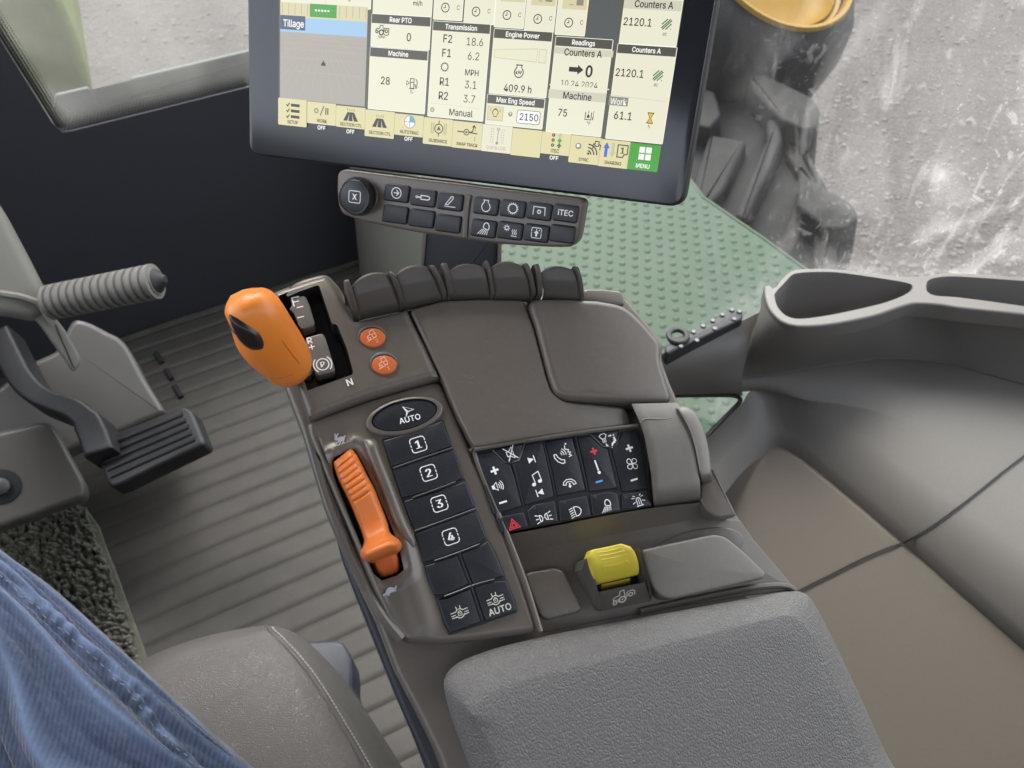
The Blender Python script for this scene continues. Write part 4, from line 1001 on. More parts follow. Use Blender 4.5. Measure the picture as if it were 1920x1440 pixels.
# --- speaker housing on the right, barrel shaped
g = MB(); rows = []
SH = [((1183, 757), (1272, 755), .0068), ((1188, 768), (1277, 764), .0085), ((1196, 785), (1286, 782), .0105), ((1207, 815), (1297, 812), .0125), ((1214, 850), (1305, 845), .013), ((1220, 885), (1311, 882), .0125), ((1223, 915), (1313, 910), .0105), ((1225, 938), (1313, 930), .006), ((1226, 952), (1312, 940), -.004), ((1227, 958), (1311, 946), -.014)]
Ls = smooth_line([(*a, h) for a, b, h in SH], 36); Rs = smooth_line([(*b, h) for a, b, h in SH], 36)
for a, b in zip(Ls, Rs):
    rows.append([KF.at(a[0]+(b[0]-a[0])*t, a[1]+(b[1]-a[1])*t, a[2]-dz) for t, dz in ((0, .02), (0, .0012), (.012, .0003), (.04, 0), (.2, 0), (.4, 0), (.6, 0), (.8, 0), (.96, 0), (.988, .0003), (1, .0012), (1, .02))])
g.loft(rows, PLM); g.build('speaker_housing', con)
g = MB(); g.tube(smooth_line([KF.at(x, y, h) for x, y, h in [(1285, 782, .0098), (1240, 786, .0108), (1204, 788, .0112), (1209, 815, .0136), (1217, 850, .0144), (1223, 885, .0138), (1228, 935, .0085)]], 40), .0004, PLG, 6)
g.build('housing_groove', con)
g = MB(); rows = []
for x, y, wd, h in [(1270, 762, 5, .004), (1278, 764, 9, .011), (1292, 778, 12, .014), (1306, 805, 12, .0155), (1316, 840, 12, .0155), (1322, 875, 11, .0145), (1325, 895, 10, .012), (1326, 904, 9, .002)]:
    rows.append([KF.at(x+wd*a, y-wd*.25*a, h-dz) for a, dz in ((-1, .02), (-1, .001), (-.7, 0), (.7, 0), (1, .001), (1, .02))])
g.loft([smooth_line([r[k] for r in rows], 26) for k in range(6)], PLM); g.build('speaker_fin', con)
g = MB(); g.slab(KF, [(1314, 908), (1327, 900), (1332, 872), (1345, 892), (1362, 925), (1384, 968), (1345, 971), (1326, 958), (1313, 936)], -.03, .001, PL, .002, .003); g.build('corner_cover', con)

# --- tray with pto switch
g = MB()
tr_ = [(952, 1006), (1040, 988), (1227, 954), (1312, 944), (1328, 962), (1346, 973), (1388, 974), (1412, 1010), (1494, 1106), (1400, 1118), (1240, 1144), (1100, 1170), (1017, 1188), (985, 1095)]
TF = rel(-.0135)
g.slab(TF, tr_, -.02, 0, PL, .001, .004); g.build('tray', con)
g = MB()      # sloping back wall of the tray up to the keypad
W0 = smooth_line([(950, 1003), (1040, 986), (1130, 968), (1226, 952), (1312, 942)], 30); W1 = smooth_line([(966, 1040), (1050, 1022), (1140, 1004), (1240, 986), (1330, 968)], 30)
g.loft([[KF.at(p.x, p.y, .001) for p in W0], [KF.at(p.x*.8+q.x*.2, p.y*.8+q.y*.2, -.003) for p, q in zip(W0, W1)], [KF.at(p.x*.3+q.x*.7, p.y*.3+q.y*.7, -.0105) for p, q in zip(W0, W1)], [KF.at(q.x, q.y, -.0134) for q in W1]], PL); g.build('tray_wall', con)
g = MB(); g.slab(KF, [(980, 1074), (1040, 1064), (1056, 1069), (1072, 1098), (1096, 1146), (1028, 1163), (1014, 1157), (998, 1118)], -.02, -.008, PL, .002, .006); g.build('tray_block', con)
g = MB(); g.slab(KF, [(1206, 1042), (1206, 1030), (1260, 1018), (1340, 1001), (1362, 1006), (1400, 1038), (1437, 1074), (1434, 1085), (1350, 1104), (1262, 1124), (1243, 1120), (1222, 1100)], -.02, .001, PLM, .002, .007, seg=4, crown=.0015)
g.build('small_lid', con, 'lighter grey rectangular lid beside the yellow switch')
g = MB(); g.slab(KF, ell(1305, 1030, 92, 36, 14, 60), -.02, -.0115, PL, .001); g.build('lid_hinge_disc', con)
g = MB(); g.tube(smooth_line([KF.at(x, y, -.0125) for x, y in [(1200, 1146), (1300, 1124), (1400, 1104), (1448, 1098), (1478, 1100), (1490, 1107)]], 40), .0022, PL, 8); g.build('tray_bead', con)

pod = MB()
# cheeks and the front plate of the switch pod
def cheek(P, h0, h1, b): pod.slab(KF, d7(*P), h0, h1, PLS, b, .002, seg=4)
lc = []; 
def wedge(P, hs, m, mb):      # pixel polygon with a height at each corner, dropped to the tray
    top = [KF.at(*d7(p)[0], h) for p, h in zip(P, hs)]; bot = [KF.w(*KF.uv(*d7(p)[0], h), -.015) for p, h in zip(P, hs)]
    n = len(P); a = sum((top[i]-top[0]).cross(top[(i+1) % n]-top[0]).dot(KF.n) for i in range(1, n-1))
    fs = [tuple(range(n)) if a > 0 else tuple(range(n))[::-1]]
    for i in range(n):
        j = (i+1) % n; f = (i, n+i, n+j, j); fs.append(f if a > 0 else f[::-1])
    mb.add(top+bot, fs, m)
wedge([(300, 545), (340, 522), (372, 560), (410, 690), (470, 930), (530, 1200), (545, 1300), (500, 1305), (440, 1180), (330, 900), (252, 700)], [.014, .0165, .0155, .0125, .008, .003, -.004, -.006, -.003, .002, .009], PLS, pod)
wedge([(1040, 376), (1095, 372), (1140, 410), (1180, 560), (1240, 800), (1295, 1060), (1295, 1150), (1265, 1180), (1200, 890), (1130, 640), (1085, 480)], [.0165, .0165, .015, .0125, .008, .002, -.006, -.006, .003, .010, .0135], PLS, pod)
wedge([(482, 1046), (800, 975), (1195, 892), (1238, 1020), (1275, 1150), (1250, 1180), (900, 1256), (560, 1325), (536, 1305), (510, 1180)], [.004, .004, .004, 0, -.005, -.008, -.008, -.008, -.005, 0], PLS, pod)
pod.slab(KF, d7((500, 900), (1150, 780), (1230, 1000), (530, 1120)), -.02, -.009, BLM, 0)
po = pod.build('switch_pod', con, sharp=30)
g = MB(); pf = Fr(KF.at(*d7((860, 1100))[0], 0), KF.u, KF.v*.9+KF.n*.35)
a_, b_, c_ = [KF.at(*d7(q)[0], h) for q, h in (((482, 1046), .004), ((1195, 892), .004), ((900, 1256), -.008))]
pf = Fr(a_, b_-a_, (b_-a_).cross(c_-a_).cross(b_-a_)*(1 if True else -1))
if pf.n.dot(CD) > 0: pf = Fr(a_, b_-a_, -(pf.v))
def tractor(i):
    i.arc(-.72, -.62, .2, w=.1); i.disc(-.72, -.62, .06); i.arc(.05, -.35, .34, w=.16); i.disc(.05, -.35, .1)
    i.ln((-.5, -.5), (-.28, -.46), w=.1); i.ln((-.85, -.4), (-.9, -.1), (-.75, .1), (-.25, .22), (-.22, .72), (.18, .8), (.28, .15), (.34, -.05), w=.1); i.ln((-.8, -.25), (-.3, -.3), w=.1)
    i.ln((.5, -.2), (.52, .35), (.62, .48), (1.1, .55), (1.3, .35), (1.32, -.1), w=.1); i.gear(.9, .05, .2, 8, .12)
tractor(Ic(g, pf, d7((850, 1110))[0], 19.5, GRYW, .0004, RAD(2), .11)); g.build('switch_symbol', po)
# yellow switch
g = MB(); rows = []
YS = [((545, 1032), (982, 936), -.010), ((543, 1000), (980, 905), -.004), ((540, 925), (968, 832), .002)]
for a, b, h in YS: rows.append([KF.at(*(Vector(d7(a)[0]).lerp(Vector(d7(b)[0]), t)), h) for t in (0, .5, 1)])
g.loft(rows, YED, False); ysw = g
YC = [((460, 936), (1072, 790), .0005, 0), ((448, 918), (1098, 772), .0045, 0), ((440, 860), (1106, 712), .009, 0), ((428, 790), (1100, 640), .0135, 0), ((414, 720), (1088, 572), .017, .15), ((398, 650), (1066, 500), .0195, .5), ((378, 580), (1040, 440), .021, .8), ((358, 520), (1010, 396), .022, 1), ((372, 468), (960, 356), .0222, 1), ((398, 410), (846, 318), .0215, .8), ((412, 402), (836, 312), .017, .6), ((420, 410), (830, 318), .005, .3), ((430, 440), (820, 340), -.012, 0)]
Ls = smooth_line([(*d7(a)[0], h, k) for a, b, h, k in YC], 60); Rs = smooth_line([(*d7(b)[0], h, k) for a, b, h, k in YC], 60); rows = []
for a, b in zip(Ls, Rs):
    row = []
    for j in range(21):
        t = j/20; q = a.lerp(b, t); e = 1-abs(2*t-1)**10; sag = math.sin(math.pi*t)*.0022*q[3]
        row.append(KF.at(q[0], q[1], q[2]-sag-.0012*(1-e)))
    rows.append([row[0]-KF.n*.012]+row+[row[-1]-KF.n*.012])
ysw.loft(rows, YEL); YB = ysw.bvh(); yo = ysw.build('pto_switch', con, 'yellow ribbed push switch', sharp=45)
g = MB()
for P in ([(470, 452), (620, 432), (760, 398), (828, 372), (856, 384)], [(500, 502), (660, 480), (800, 446), (862, 424), (888, 434)], [(532, 560), (700, 532), (830, 502), (892, 478), (922, 492)], [(566, 692), (574, 655), (720, 636), (860, 602), (925, 572), (955, 610)]):
    g.tube(drape(YB, [tuple(q) for q in smooth_line(d7(*P), 24)], .0001), .00042, YEL, 6)
g.build('finger_ribs', yo)

# --- padded armrest
g = MB()
OUT = [(838, 1262), (858, 1243), (888, 1229), (940, 1212), (1010, 1195), (1100, 1177), (1200, 1158), (1300, 1140), (1400, 1122), (1470, 1110), (1500, 1109), (1518, 1120), (1538, 1152), (1570, 1216), (1610, 1300), (1660, 1410), (1730, 1560), (1500, 1600), (1200, 1620), (1000, 1620), (918, 1560), (890, 1470), (866, 1400), (846, 1345), (834, 1300), (832, 1280)]
RID = [(884, 1330), (898, 1312), (920, 1298), (962, 1281), (1024, 1264), (1108, 1242), (1200, 1219), (1296, 1194), (1388, 1172), (1450, 1157), (1476, 1153), (1494, 1158), (1514, 1178), (1546, 1236), (1584, 1316), (1632, 1424), (1698, 1560), (1500, 1600), (1200, 1620), (1040, 1620), (985, 1560), (950, 1470), (924, 1410), (902, 1370), (886, 1346), (882, 1338)]
N_ = 220
O2 = smooth_line(OUT, N_, True); R2 = smooth_line(RID, N_, True)
O2 = [p.to_2d() if len(p) > 2 else p for p in O2]
def arcs(P): return P
c_ = Vector((1260, 1420)); rows = []
for t, h in ((0, -.016), (0, -.004), (.03, .0005), (.10, .0042), (.25, .0078), (.5, .0112), (.75, .0142), (.92, .0158), (1.0, .0166), (1.08, .0170)):
    rows.append([KF.at(*(o+(r-o)*t), h) for o, r in zip(O2, R2)])
for k, h in ((.15, .0174), (.35, .0178), (.6, .018), (.85, .0181)):
    rows.append([KF.at(*((o+(r-o)*1.08).lerp(c_, k)), h) for o, r in zip(O2, R2)])
g.loft(rows, PAD, True, False, True); g.build('armrest_pad', con, sharp=70)

# ================================================================== MONITOR
_R = (CR*5000-CU*983-CD*1400).normalized(); _D = (CR*(-448)-CU*4268+CD*1400).normalized()
SF = Fr(pt(465, 290, .58), _R, -_D)
mon = thing('display_monitor', 'large black touchscreen monitor showing cream tractor status tiles', 'monitor', SF.at(880, 340))
u1, _ = SF.uv(1280, 390); VT = .205
g = MB(); g.slab(SF, [(0, 0), (u1, 0), (u1, VT), (0, VT)], -.022, -.0012, BLM, .004, .010, raw=True, seg=4); g.build('housing', mon)
GLB = mat('bezel_glass', (.016, .018, .022), .16, [('noise', 12, .02, .003)], [(14, .35, (.030, .032, .036))])
g = MB(); g.slab(SF, [(.0012, .0012), (u1-.0012, .0012), (u1-.0012, VT-.001), (.0012, VT-.001)], -.002, .0, GLB, .0008, .0085, raw=True); g.build('front_glass', mon)
CRM = emi('screen_cream', 'F4F2D8', .92); HDR = emi('screen_header', '5C5A50', .9); GAP = emi('screen_gap', '6C6A5C', .8); GAP2 = emi('screen_empty', '666B6A', .8)
TAB = emi('screen_tab', 'E4DCA8', .95); TABP = emi('screen_tab_pale', 'ECE8CE', .95); TXD = emi('screen_ink', '3B3A34', .8); TXW = emi('screen_white', 'FBFBF4', 1.0)
GRE = emi('screen_green', '4CA83C', .95); BLS = emi('screen_sky', 'A8CDEE', .95); GRF = emi('screen_field', 'B2ADA2', .95); GRL = emi('screen_field_line', 'CBC2B2', .95); LBL = emi('screen_label', '51637A', .9)
BND = emi('screen_band', 'D8D6C0', .95); WHB = emi('screen_box', 'FFFFFF', .97); GYL = emi('screen_grey', '98968A', .9); BL2 = emi('screen_blue', '4A6EDB', .95); CYN = emi('screen_cyan', '55B8DA', .95); YLS = emi('screen_yellow', 'EFC326', .95); FNT = emi('screen_faint', 'C8C4AC', .95); GRS = emi('screen_stripe', '3E7848', .9); BEG = emi('screen_beige', 'E0D7AE', .95)
EDG = emi('screen_edge', 'FFFFF0', 1.0)
g = MB(); P = [SF.uv(*q) for q in (c1((326, 900))[0], c2((1420, 1083))[0])]
lx0 = SF.uv(523, 185)[0]; lx1 = SF.uv(*c2((1440, 1083))[0])[0]; ly0 = SF.uv(*c2((1440, 1088))[0])[1]
g.flat(SF, [(lx0, ly0), (lx1+.0005, ly0), (lx1+.0005, VT-.012), (lx0, VT-.012)], .0003, GAP, True); scr = g.build('screen', mon)
def rect(a, b): (x0, y1), (x1, y0) = SF.uv(*a), SF.uv(*b); return [(x0, y0), (x1, y0), (x1, y1), (x0, y1)]
class Tile:
    def __init__(s, conv, tl, br, name='info_tile', m=None, header=None, hh=15.5, edge=True, top=None):
        s.cv = conv; s.mb = MB(); s.name = name; U = rect(conv(tl)[0], conv(br)[0])
        if top: U[2] = (U[2][0], top); U[3] = (U[3][0], top)
        s.U = U; R_ = round_poly(U, .0008, 3)
        if edge: s.mb.flat(SF, [tuple(p) for p in R_], .0005, EDG if m is None else m, True); R_ = inset(R_, .00035)
        s.mb.flat(SF, [tuple(p) for p in R_], .0006, m or CRM, True)
        if header:
            k = hh*SF.sc(*conv(tl)[0]); y1 = U[2][1]-.0004; x0 = U[0][0]+.0004; x1 = U[1][0]-.0004
            s.mb.flat(SF, [(x0, y1-k), (x1, y1-k), (x1, y1), (x0, y1)], .0008, HDR, True)
            c = SF.w((x0+x1)/2, y1-k/2, .001); d_ = c-CP; z = d_.dot(CD); pxl = (960+FPX*d_.dot(CR)/z, 720-FPX*d_.dot(CU)/z)
            s.mb.text(SF, header, *pxl, 8.4, TXW, .001, .04, 0, .9)
    def tx(s, t, x, y, cap, m=None, bold=.02, wide=.88, rot=0): s.mb.text(SF, t, *s.cv((x, y))[0], cap, m or TXD, .0011, bold, rot, wide); return s
    def ic(s, x, y, size, m=None, lw=.13, rot=0): return Ic(s.mb, SF, s.cv((x, y))[0], size, m or TXD, .0011, rot, lw)
    def band(s, a, b, m, h=.0009): s.mb.flat(SF, rect(s.cv(a)[0], s.cv(b)[0]), h, m, True); return s
    def done(s): return s.mb.build(s.name, scr)
# map tile
t = Tile(c1, (345, 12), (978, 800), 'map_tile', GRF)
x0, y0 = t.U[0]; x1, y1 = t.U[2]; W_ = x1-x0; H_ = y1-y0; mb = t.mb
def tq(a, b): return (x0+W_*a, y0+H_*b)
mb.flat(SF, [tq(0.005, .70), tq(.995, .70), tq(.995, .86), tq(.005, .86)], .0008, BLS, True)
mb.flat(SF, [tq(0.005, .85), tq(.995, .85), tq(.995, .995), tq(.005, .995)], .0009, BEG, True)
for k in range(14):
    a = .03+k*.073
    mb.flat(SF, [tq(a, .875), tq(a+.004, .875), tq(a+.004, .985), tq(a, .985)], .001, GYL, True)
mb.flat(SF, [tq(.35, .865), tq(.655, .865), tq(.655, .995), tq(.35, .995)], .0011, GRE, True)
for k in range(5): a = .41+k*.036; mb.flat(SF, [tq(a, .922), tq(a+.024, .922), tq(a+.024, .94), tq(a, .94)], .0013, TXW, True)
hx, hy = .5, .72
for k in range(-9, 10):
    b = hx+k*.13; pts = [(hx+k*.013, hy-.02), (hx+(k*.13), 0.02)]
    if pts[1][0] < .01 or pts[1][0] > .99:
        t_ = ((.01 if pts[1][0] < .01 else .99)-pts[0][0])/(pts[1][0]-pts[0][0]); pts[1] = (pts[0][0]+(pts[1][0]-pts[0][0])*t_, pts[0][1]+(pts[1][1]-pts[0][1])*t_)
    mb.strip(SF, [tq(*p) for p in pts], .00018, .0009, GRL)
for y in (.30, .44, .53, .59, .635, .665, .685): mb.strip(SF, [tq(.01, y), tq(.99, y)], .00016, .0009, GRL)
t.band((350, 113), (535, 232), LBL, .0012); mb.text(SF, 'Tillage', *c1((441, 176))[0], 11.8, TXW, .0014, .03, 0, .88)
i = t.ic(665, 474, 4.6); i.po((-1, -1), (1, -1), (.8, .1), (.3, .25), (.15, 1), (-.15, 1), (-.3, .25), (-.8, .1)); t.done()
# partly visible upper tiles
t = Tile(c1, (347, 0), (1024, 74), top=VT-.014); t.tx('%', 858, -2, 6); t.mb.strip(SF, [SF.uv(*c1((686, 54))[0]), SF.uv(*c1((690, -60))[0])], .0002, .0009, FNT); t.done()
t = Tile(c1, (1041, 0), (1480, 131), top=VT-.014); t.tx('mi/h', 1373, 24, 8); t.done()
for cv, tl, br, ck, cc in ((c1, (1498, 0), (1708, 160), (1580, 57), (1677, 57)), (c1, (1730, 0), (1945, 190), (1810, 87), (1908, 84)), (c2, (201, 0), (408, 219), (282, 113), (378, 112)), (c2, (433, 0), (635, 247), (513, 142), (610, 138)), (c2, (668, 0), (866, 275), (745, 170), (843, 168))):
    t = Tile(cv, tl, br, top=VT-.014); i = t.ic(*ck, 8.3); i.arc(0, 0, .92, w=.2); i.ln((0, .55), (0, -.05), (-.45, -.05), w=.17); t.tx('C', *cc, 7.5, bold=.0)
    if cv is c2:
        x = ck[0]; t.band((x-35, ck[1]-210), (x+135, ck[1]-92), BEG); t.band((x+70, ck[1]-220), (x+112, ck[1]-125), GYL, .0010); t.band((x+8, ck[1]-136), (x+40, ck[1]-129), GYL, .0010)
    t.done()
t = Tile(c2, (910, 0), (1108, 300), 'blank_tile', GAP2, edge=False, top=VT-.014); t.done()
t = Tile(c1, (1030, 100), (1463, 381), header='Rear PTO'); t.tx('0', 1306, 279, 13.5)
i = t.ic(1105, 236, 14); i.arc(-.78, -.05, .16); i.arc(-.1, -.12, .3, w=.16); i.ln((-.6, -.05), (-.4, -.08)); i.ln((-.95, .12), (-.85, .3), (-.35, .35), (-.3, .75), (.1, .75), (.2, .1), w=.1); i.ln((.3, -.05), (.35, .4), (1, .4), (1.0, -.2), w=.1); i.gear(.65, .05, .18, 8, .12); i.arc(.65, 0, .45, 200, 330, w=.1)
t.tx('n/min', 1102, 276, 4.6, bold=.03); t.done()
t = Tile(c1, (1018, 350), (1428, 858), header='Machine'); t.tx('28', 1130, 605, 13.2)
i = t.ic(1332, 625, 11); i.ln((-.35, -.8), (-.35, .75), (.3, .75), (.3, -.8), closed=True); i.ln((-.35, .15), (.3, .15)); i.ln((-.55, -.85), (.5, -.85)); i.ln((.3, -.2), (.6, -.2), (.62, -.7), (.85, -.7), (.9, .3), (.6, .75)); i.ln((-1.05, .35), (-1.05, -.35), (-.55, 0), closed=True, w=.1)
t.tx('%', 1325, 687, 6.5, bold=0); t.done()
t = Tile(c1, (1490, 155), (1865, 914), header='Transmission')
for a, b, y in (('F2', '18.6', 290), ('F1', '6.2', 397), ('', 'MPH', 522), ('R1', '3.1', 612), ('R2', '3.7', 718)):
    dy = 24
    if a: t.tx(a, 1598-(y-290)*.078, y, 13.5)
    t.tx(b, 1802-(y-290)*.10, y+dy, 13.5 if b != 'MPH' else 10.5, bold=.02 if b == 'MPH' else 0)
i = t.ic(1575, 502, 8.2); i.gear(0, 0, .78, 14, .17); i = t.ic(1482, 822, 4.4, None); i.arc(0, 0, .75, w=.4, m=GYL); i.disc(0, 0, .4, m=FNT)
t.tx('Manual', 1697, 847, 11.5); t.mb.strip(SF, [SF.uv(*c1((1470, 772))[0]), SF.uv(*c1((1840, 816))[0])], .00015, .0010, FNT); t.done()
t = Tile(c2, (188, 212), (578, 738), header='Engine Power')
t.mb.flat(SF, [SF.uv(*q) for q in c2((194, 370), (520, 366), (508, 470), (190, 434))], .0010, FNT, True); t.mb.flat(SF, [SF.uv(*q) for q in c2((197, 374), (517, 371), (506, 465), (194, 431))], .0011, BND if False else emi('screen_gauge', 'EFEDCF', .95), True)
t.mb.flat(SF, [SF.uv(*q) for q in c2((532, 368), (586, 374), (573, 478), (520, 472))], .0010, FNT, True); t.mb.flat(SF, [SF.uv(*q) for q in c2((535, 373), (582, 378), (570, 473), (524, 467))], .0011, bpy.data.materials['screen_gauge'], True)
i = t.ic(372, 535, 12); i.ln((-.55, .9), (.55, .9), w=.16); i.ln(*[(.72*math.cos(RAD(a)), -.15+.75*math.sin(RAD(a))) for a in range(125, 416, 15)], w=.15); i.ln((-.42, .45), (-.35, .88), w=.14); i.ln((.42, .45), (.35, .88), w=.14); i.tx('kW', 0, -.15, .5, .04)
t.tx('409.9 h', 362, 665, 12.5); t.done()
t = Tile(c2, (138, 703), (548, 972), header='Max Eng Speed')
t.band((142, 790), (252, 912), FNT); t.band((148, 794), (247, 905), TAB, .0010)
i = t.ic(195, 848, 10); i.ln((-.25, .75), (.25, .75), w=.13); i.arc(0, .1, .55, -60, 240, w=.13); i.ln((-.4, -.6), (.4, -.6), w=.13); i.tx('1', -.95, .55, .4); i.tx('0', .95, .5, .4)
i = t.ic(307, 858, 5, GYL); i.disc(0, .1, .85); i.disc(0, .35, .45, m=BND)
mb = t.mb; U = round_poly(rect(c2((364, 822))[0], c2((528, 940))[0]), .0016, 4); mb.flat(SF, [tuple(p) for p in U], .0010, TXD, True); mb.flat(SF, [tuple(p) for p in inset(U, .00035)], .0011, WHB, True)
mb.text(SF, '2150', *c2((447, 880))[0], 12, TXD, .0013, .02, 0, .9); t.done()
t = Tile(c2, (650, 270), (988, 1030), header='Readings')
t.band((640, 352), (1078, 432), BND); t.tx('Counters A', 853, 398, 11.5, bold=.03)
i = t.ic(800, 522, 13); i.po((-1.05, .32), (.25, .32), (.25, .65), (1.1, 0), (.25, -.65), (.25, -.32), (-1.05, -.32)); t.tx('0', 898, 535, 19, bold=.05)
t.tx('10.24.2024', 824, 632, 10.5, bold=0)
t.band((605, 640), (1052, 668), CRM, .0013); t.band((602, 668), (1022, 772), BND, .0014); t.mb.text(SF, 'Machine', *c2((810, 722))[0], 11.5, TXD, .0016, .03, 0, .88)
t.tx('75', 700, 845, 12.5); i = t.ic(898, 868, 9.5); i.ln((-.75, .65), (-.75, -.75), (.45, -.75), (.45, .65), w=.15); i.ln((-.15, .95), (-.15, .4), w=.12); i.po((-.15, .35), (.15, -.15), (.05, -.42), (-.35, -.42), (-.45, -.15)); i.ln((.85, .9), (.85, -.3), w=.16, m=GYL); i.ln((.8, -.2), (.8, -.75), w=.2)
t.tx('°F', 895, 926, 6.5, bold=0); t.done()
def hatch(i):
    for k in range(4): a = -1.0+k*.5; i.ln((max(-1, a-.5), max(-1, -.5-a) if a < -.5 else -1) if k else (-.95, .2), (.0, 1.0) if not k else (min(1, a+1.2), 1) if k < 2 else (1, 1.2-(a+.2)), w=.26)
def hat2(i):
    for a, b in (((-1, -.1), (.1, 1)), ((-1, -.75), (.75, 1)), ((-.75, -1), (1, .75)), ((-.1, -1), (1, .1))): i.ln(a, b, w=.24, m=GRS)
    i.po((-1, .9), (-.8, 1), (-1, 1), m=GRS); i.po((1, -1), (1, -.72), (.72, -1), m=GRS)
t = Tile(c2, (1164, 0), (1552, 355), top=VT-.014); t.band((1166, -12), (1588, 88), BND); t.tx('Counters A', 1385, 34, 11.5, bold=.03); t.tx('2120.1', 1262, 165, 13); hat2(t.ic(1480, 182, 9)); t.tx('ac', 1466, 253, 6.5, bold=0); t.done()
t = Tile(c2, (1114, 325), (1450, 1083), header='Counters A'); t.tx('2120.1', 1202, 548, 13); hat2(t.ic(1415, 567, 9)); t.tx('ac', 1400, 634, 6.5, bold=0)
t.mb.strip(SF, [SF.uv(*c2((1050, 712))[0]), SF.uv(*c2((1478, 764))[0])], .0002, .0010, FNT)
t.band((1052, 722), (1188, 800), GYL, .0011); t.mb.text(SF, 'Work', *c2((1118, 762))[0], 10.5, TXW, .0013, .02, 0, .86)
t.tx('61.1', 1152, 868, 13.5); i = t.ic(1357, 886, 9.5, YLS); i.po((-.6, .95), (.6, .95), (.12, .0), (.6, -.95), (-.6, -.95), (-.12, 0)); i.ln((-.65, .95), (.65, .95), w=.16, m=TXD); i.ln((-.65, -.95), (.65, -.95), w=.16, m=TXD); i.ln((-.58, .9), (-.1, 0), (-.58, -.9), w=.1, m=TXD); i.ln((.58, .9), (.1, 0), (.58, -.9), w=.1, m=TXD)
t.tx('h', 1347, 948, 6.5, bold=0); t.done()
# toolbar
def tab(cv, tl, br, name, lab, ly, fn=None, ix=None, isz=12, m=None, off=None, cap=5.8, lm=None, lx=None, fm=None):
    t = Tile(cv, tl, br, 'toolbar_button', m or TAB, edge=False); cx = (tl[0]+br[0])/2 if lx is None else lx
    if lab: t.tx(lab, cx, ly, cap, lm, .035)
    if fn: fn(t.ic(*ix, isz, fm))
    if off: t.mb.text(SF, 'OFF', *cv(off)[0], 6.6, TXW, .0011, .05)
    t.mb.strip(SF, [(t.U[1][0]-.0001, t.U[1][1]), (t.U[2][0]-.0001, t.U[2][1])], .00018, .0009, GYL); t.done()
def setup(i):
    for y in (.85, 0, -.85): i.ln((-.35, y), (1.2, y-.02), w=.42); i.ln((-1.15, y+.05), (-.95, y-.2), (-.6, y+.3), w=.16)
def workp(i): i.arc(-1.0, -.05, .3, w=.2, m=GYL); i.ln((-.3, -.7), (.35, .75), w=.14); i.ln((.7, -.5), (.7, .5), w=.18); i.ln((1.05, -.5), (1.05, .5), w=.18)
def sect(i):
    for k in range(3): a = -.75+k*.75; i.po((a*1.25-.36, -.8), (a*1.25+.36, -.8), (a*.5+.2, .5), (a*.5-.2, .5))
    for k in range(4): i.ln((-.5+k*.35, .65), (-.62+k*.42, 1.05), w=.1, m=GYL)
def quad(i): i.disc(0, 0, 1.0, m=WHB); i.po((0, 0), (1, 0), (.92, .38), (.7, .7), (.38, .92), (0, 1), m=CYN); i.arc(0, 0, 1, w=.12, m=GYL); i.ln((-1, 0), (1, 0), w=.1, m=GYL); i.ln((0, -1), (0, 1), w=.1, m=GYL)
def guid(i):
    i.arc(0, 0, .62, w=.13); i.po((0, .4), (.32, -.32), (0, -.15), (-.32, -.32)); i.ln((0, .62), (0, 1.1), w=.12); i.ln((0, -.62), (0, -1.1), w=.12)
    for x in (-1.15, -.85, .85, 1.15): i.ln((x, -.75), (x, .75), w=.08, m=GYL)
def swap(i): i.ln((-1.6, 0), (-.5, 0), w=.16); i.arc(-.15, 0, .4, w=.13); i.po((-.3, .2), (-.3, -.2), (.1, 0)); i.ln((.25, 0), (1.6, -.1), w=.16); i.ln((.3, .0), (.8, .15), (1.0, .8), w=.15); i.po((.7, .75), (1.35, .75), (1.0, 1.15)); [i.ln((1.25, k), (1.25, k+.18), w=.1) for k in (-1.1, -.75, .3, .62)]
def qline(i):
    i.arc(.1, .95, .18, w=.1); i.disc(.0, -.95, .2); i.ln((.1, .7), (.02, -.75), w=.09)
    for x in (-.95, -.65, .65, .95): [i.ln((x, -.9+k*.35), (x, -.75+k*.35), w=.08) for k in range(6)]
def itec(i):
    for k, c in enumerate((FNT, GRE, GRS)): y = .85-k*.78; i.po((.2, y-.1), (.65, y+.42), (1.1, y-.1), (.82, y-.1), (.82, y-.38), (.48, y-.38), (.48, y-.1), m=c); i.disc(-.45, y, .27); i.ln((-.45, y-.12), (-.45, y+.12), w=.1, m=TAB)
def sync(i):
    i.disc(-1.3, .15, .4, m=GYL); i.disc(-1.33, .2, .2, m=WHB)
    for r in (.45, .85, 1.25): i.arc(0, -.75, r, 0, 90, w=.16)
    i.disc(.1, -.65, .15); i.rbox(.85, .35, 1.35, .95, .1, w=.13); i.ln((.6, .0), (.65, .6), (.85, .6), w=.12); i.ln((1.35, .6), (1.6, .5), (1.55, -.1), w=.12)
def share(i): i.po((-1.45, -.9), (-1.05, -.9), (-1.05, .2), (-.8, .2), (-1.25, .95), (-1.65, .2), (-1.45, .2), m=BL2); i.po((-.55, .9), (-.2, .9), (-.2, -.2), (.02, -.2), (-.38, -.9), (-.78, -.2), (-.55, -.2), m=FNT); i.ln((.25, .75), (1.55, .75), (1.55, -.35), (1.15, -.4), (1.0, -.75), (.25, -.75), closed=True, w=.13); i.tx('1', .9, .1, .75, .05)
def menu(i): [i.po((a, b), (a+.8, b), (a+.8, b+.8), (a, b+.8), m=TXW) for a in (-.88, .08) for b in (-.88, .08)]
tab(c1, (330, 732), (543, 956), 0, 'SETUP', 916, setup, (436, 832), 12, lx=434)
tab(c1, (548, 760), (762, 945), 0, 'WORK', 907, workp, (654, 832), 12, off=(651, 958), lx=653)
tab(c1, (766, 790), (980, 972), 0, 'SECTION CTL', 936, sect, (870, 868), 12, off=(868, 987), lx=871, cap=5.6)
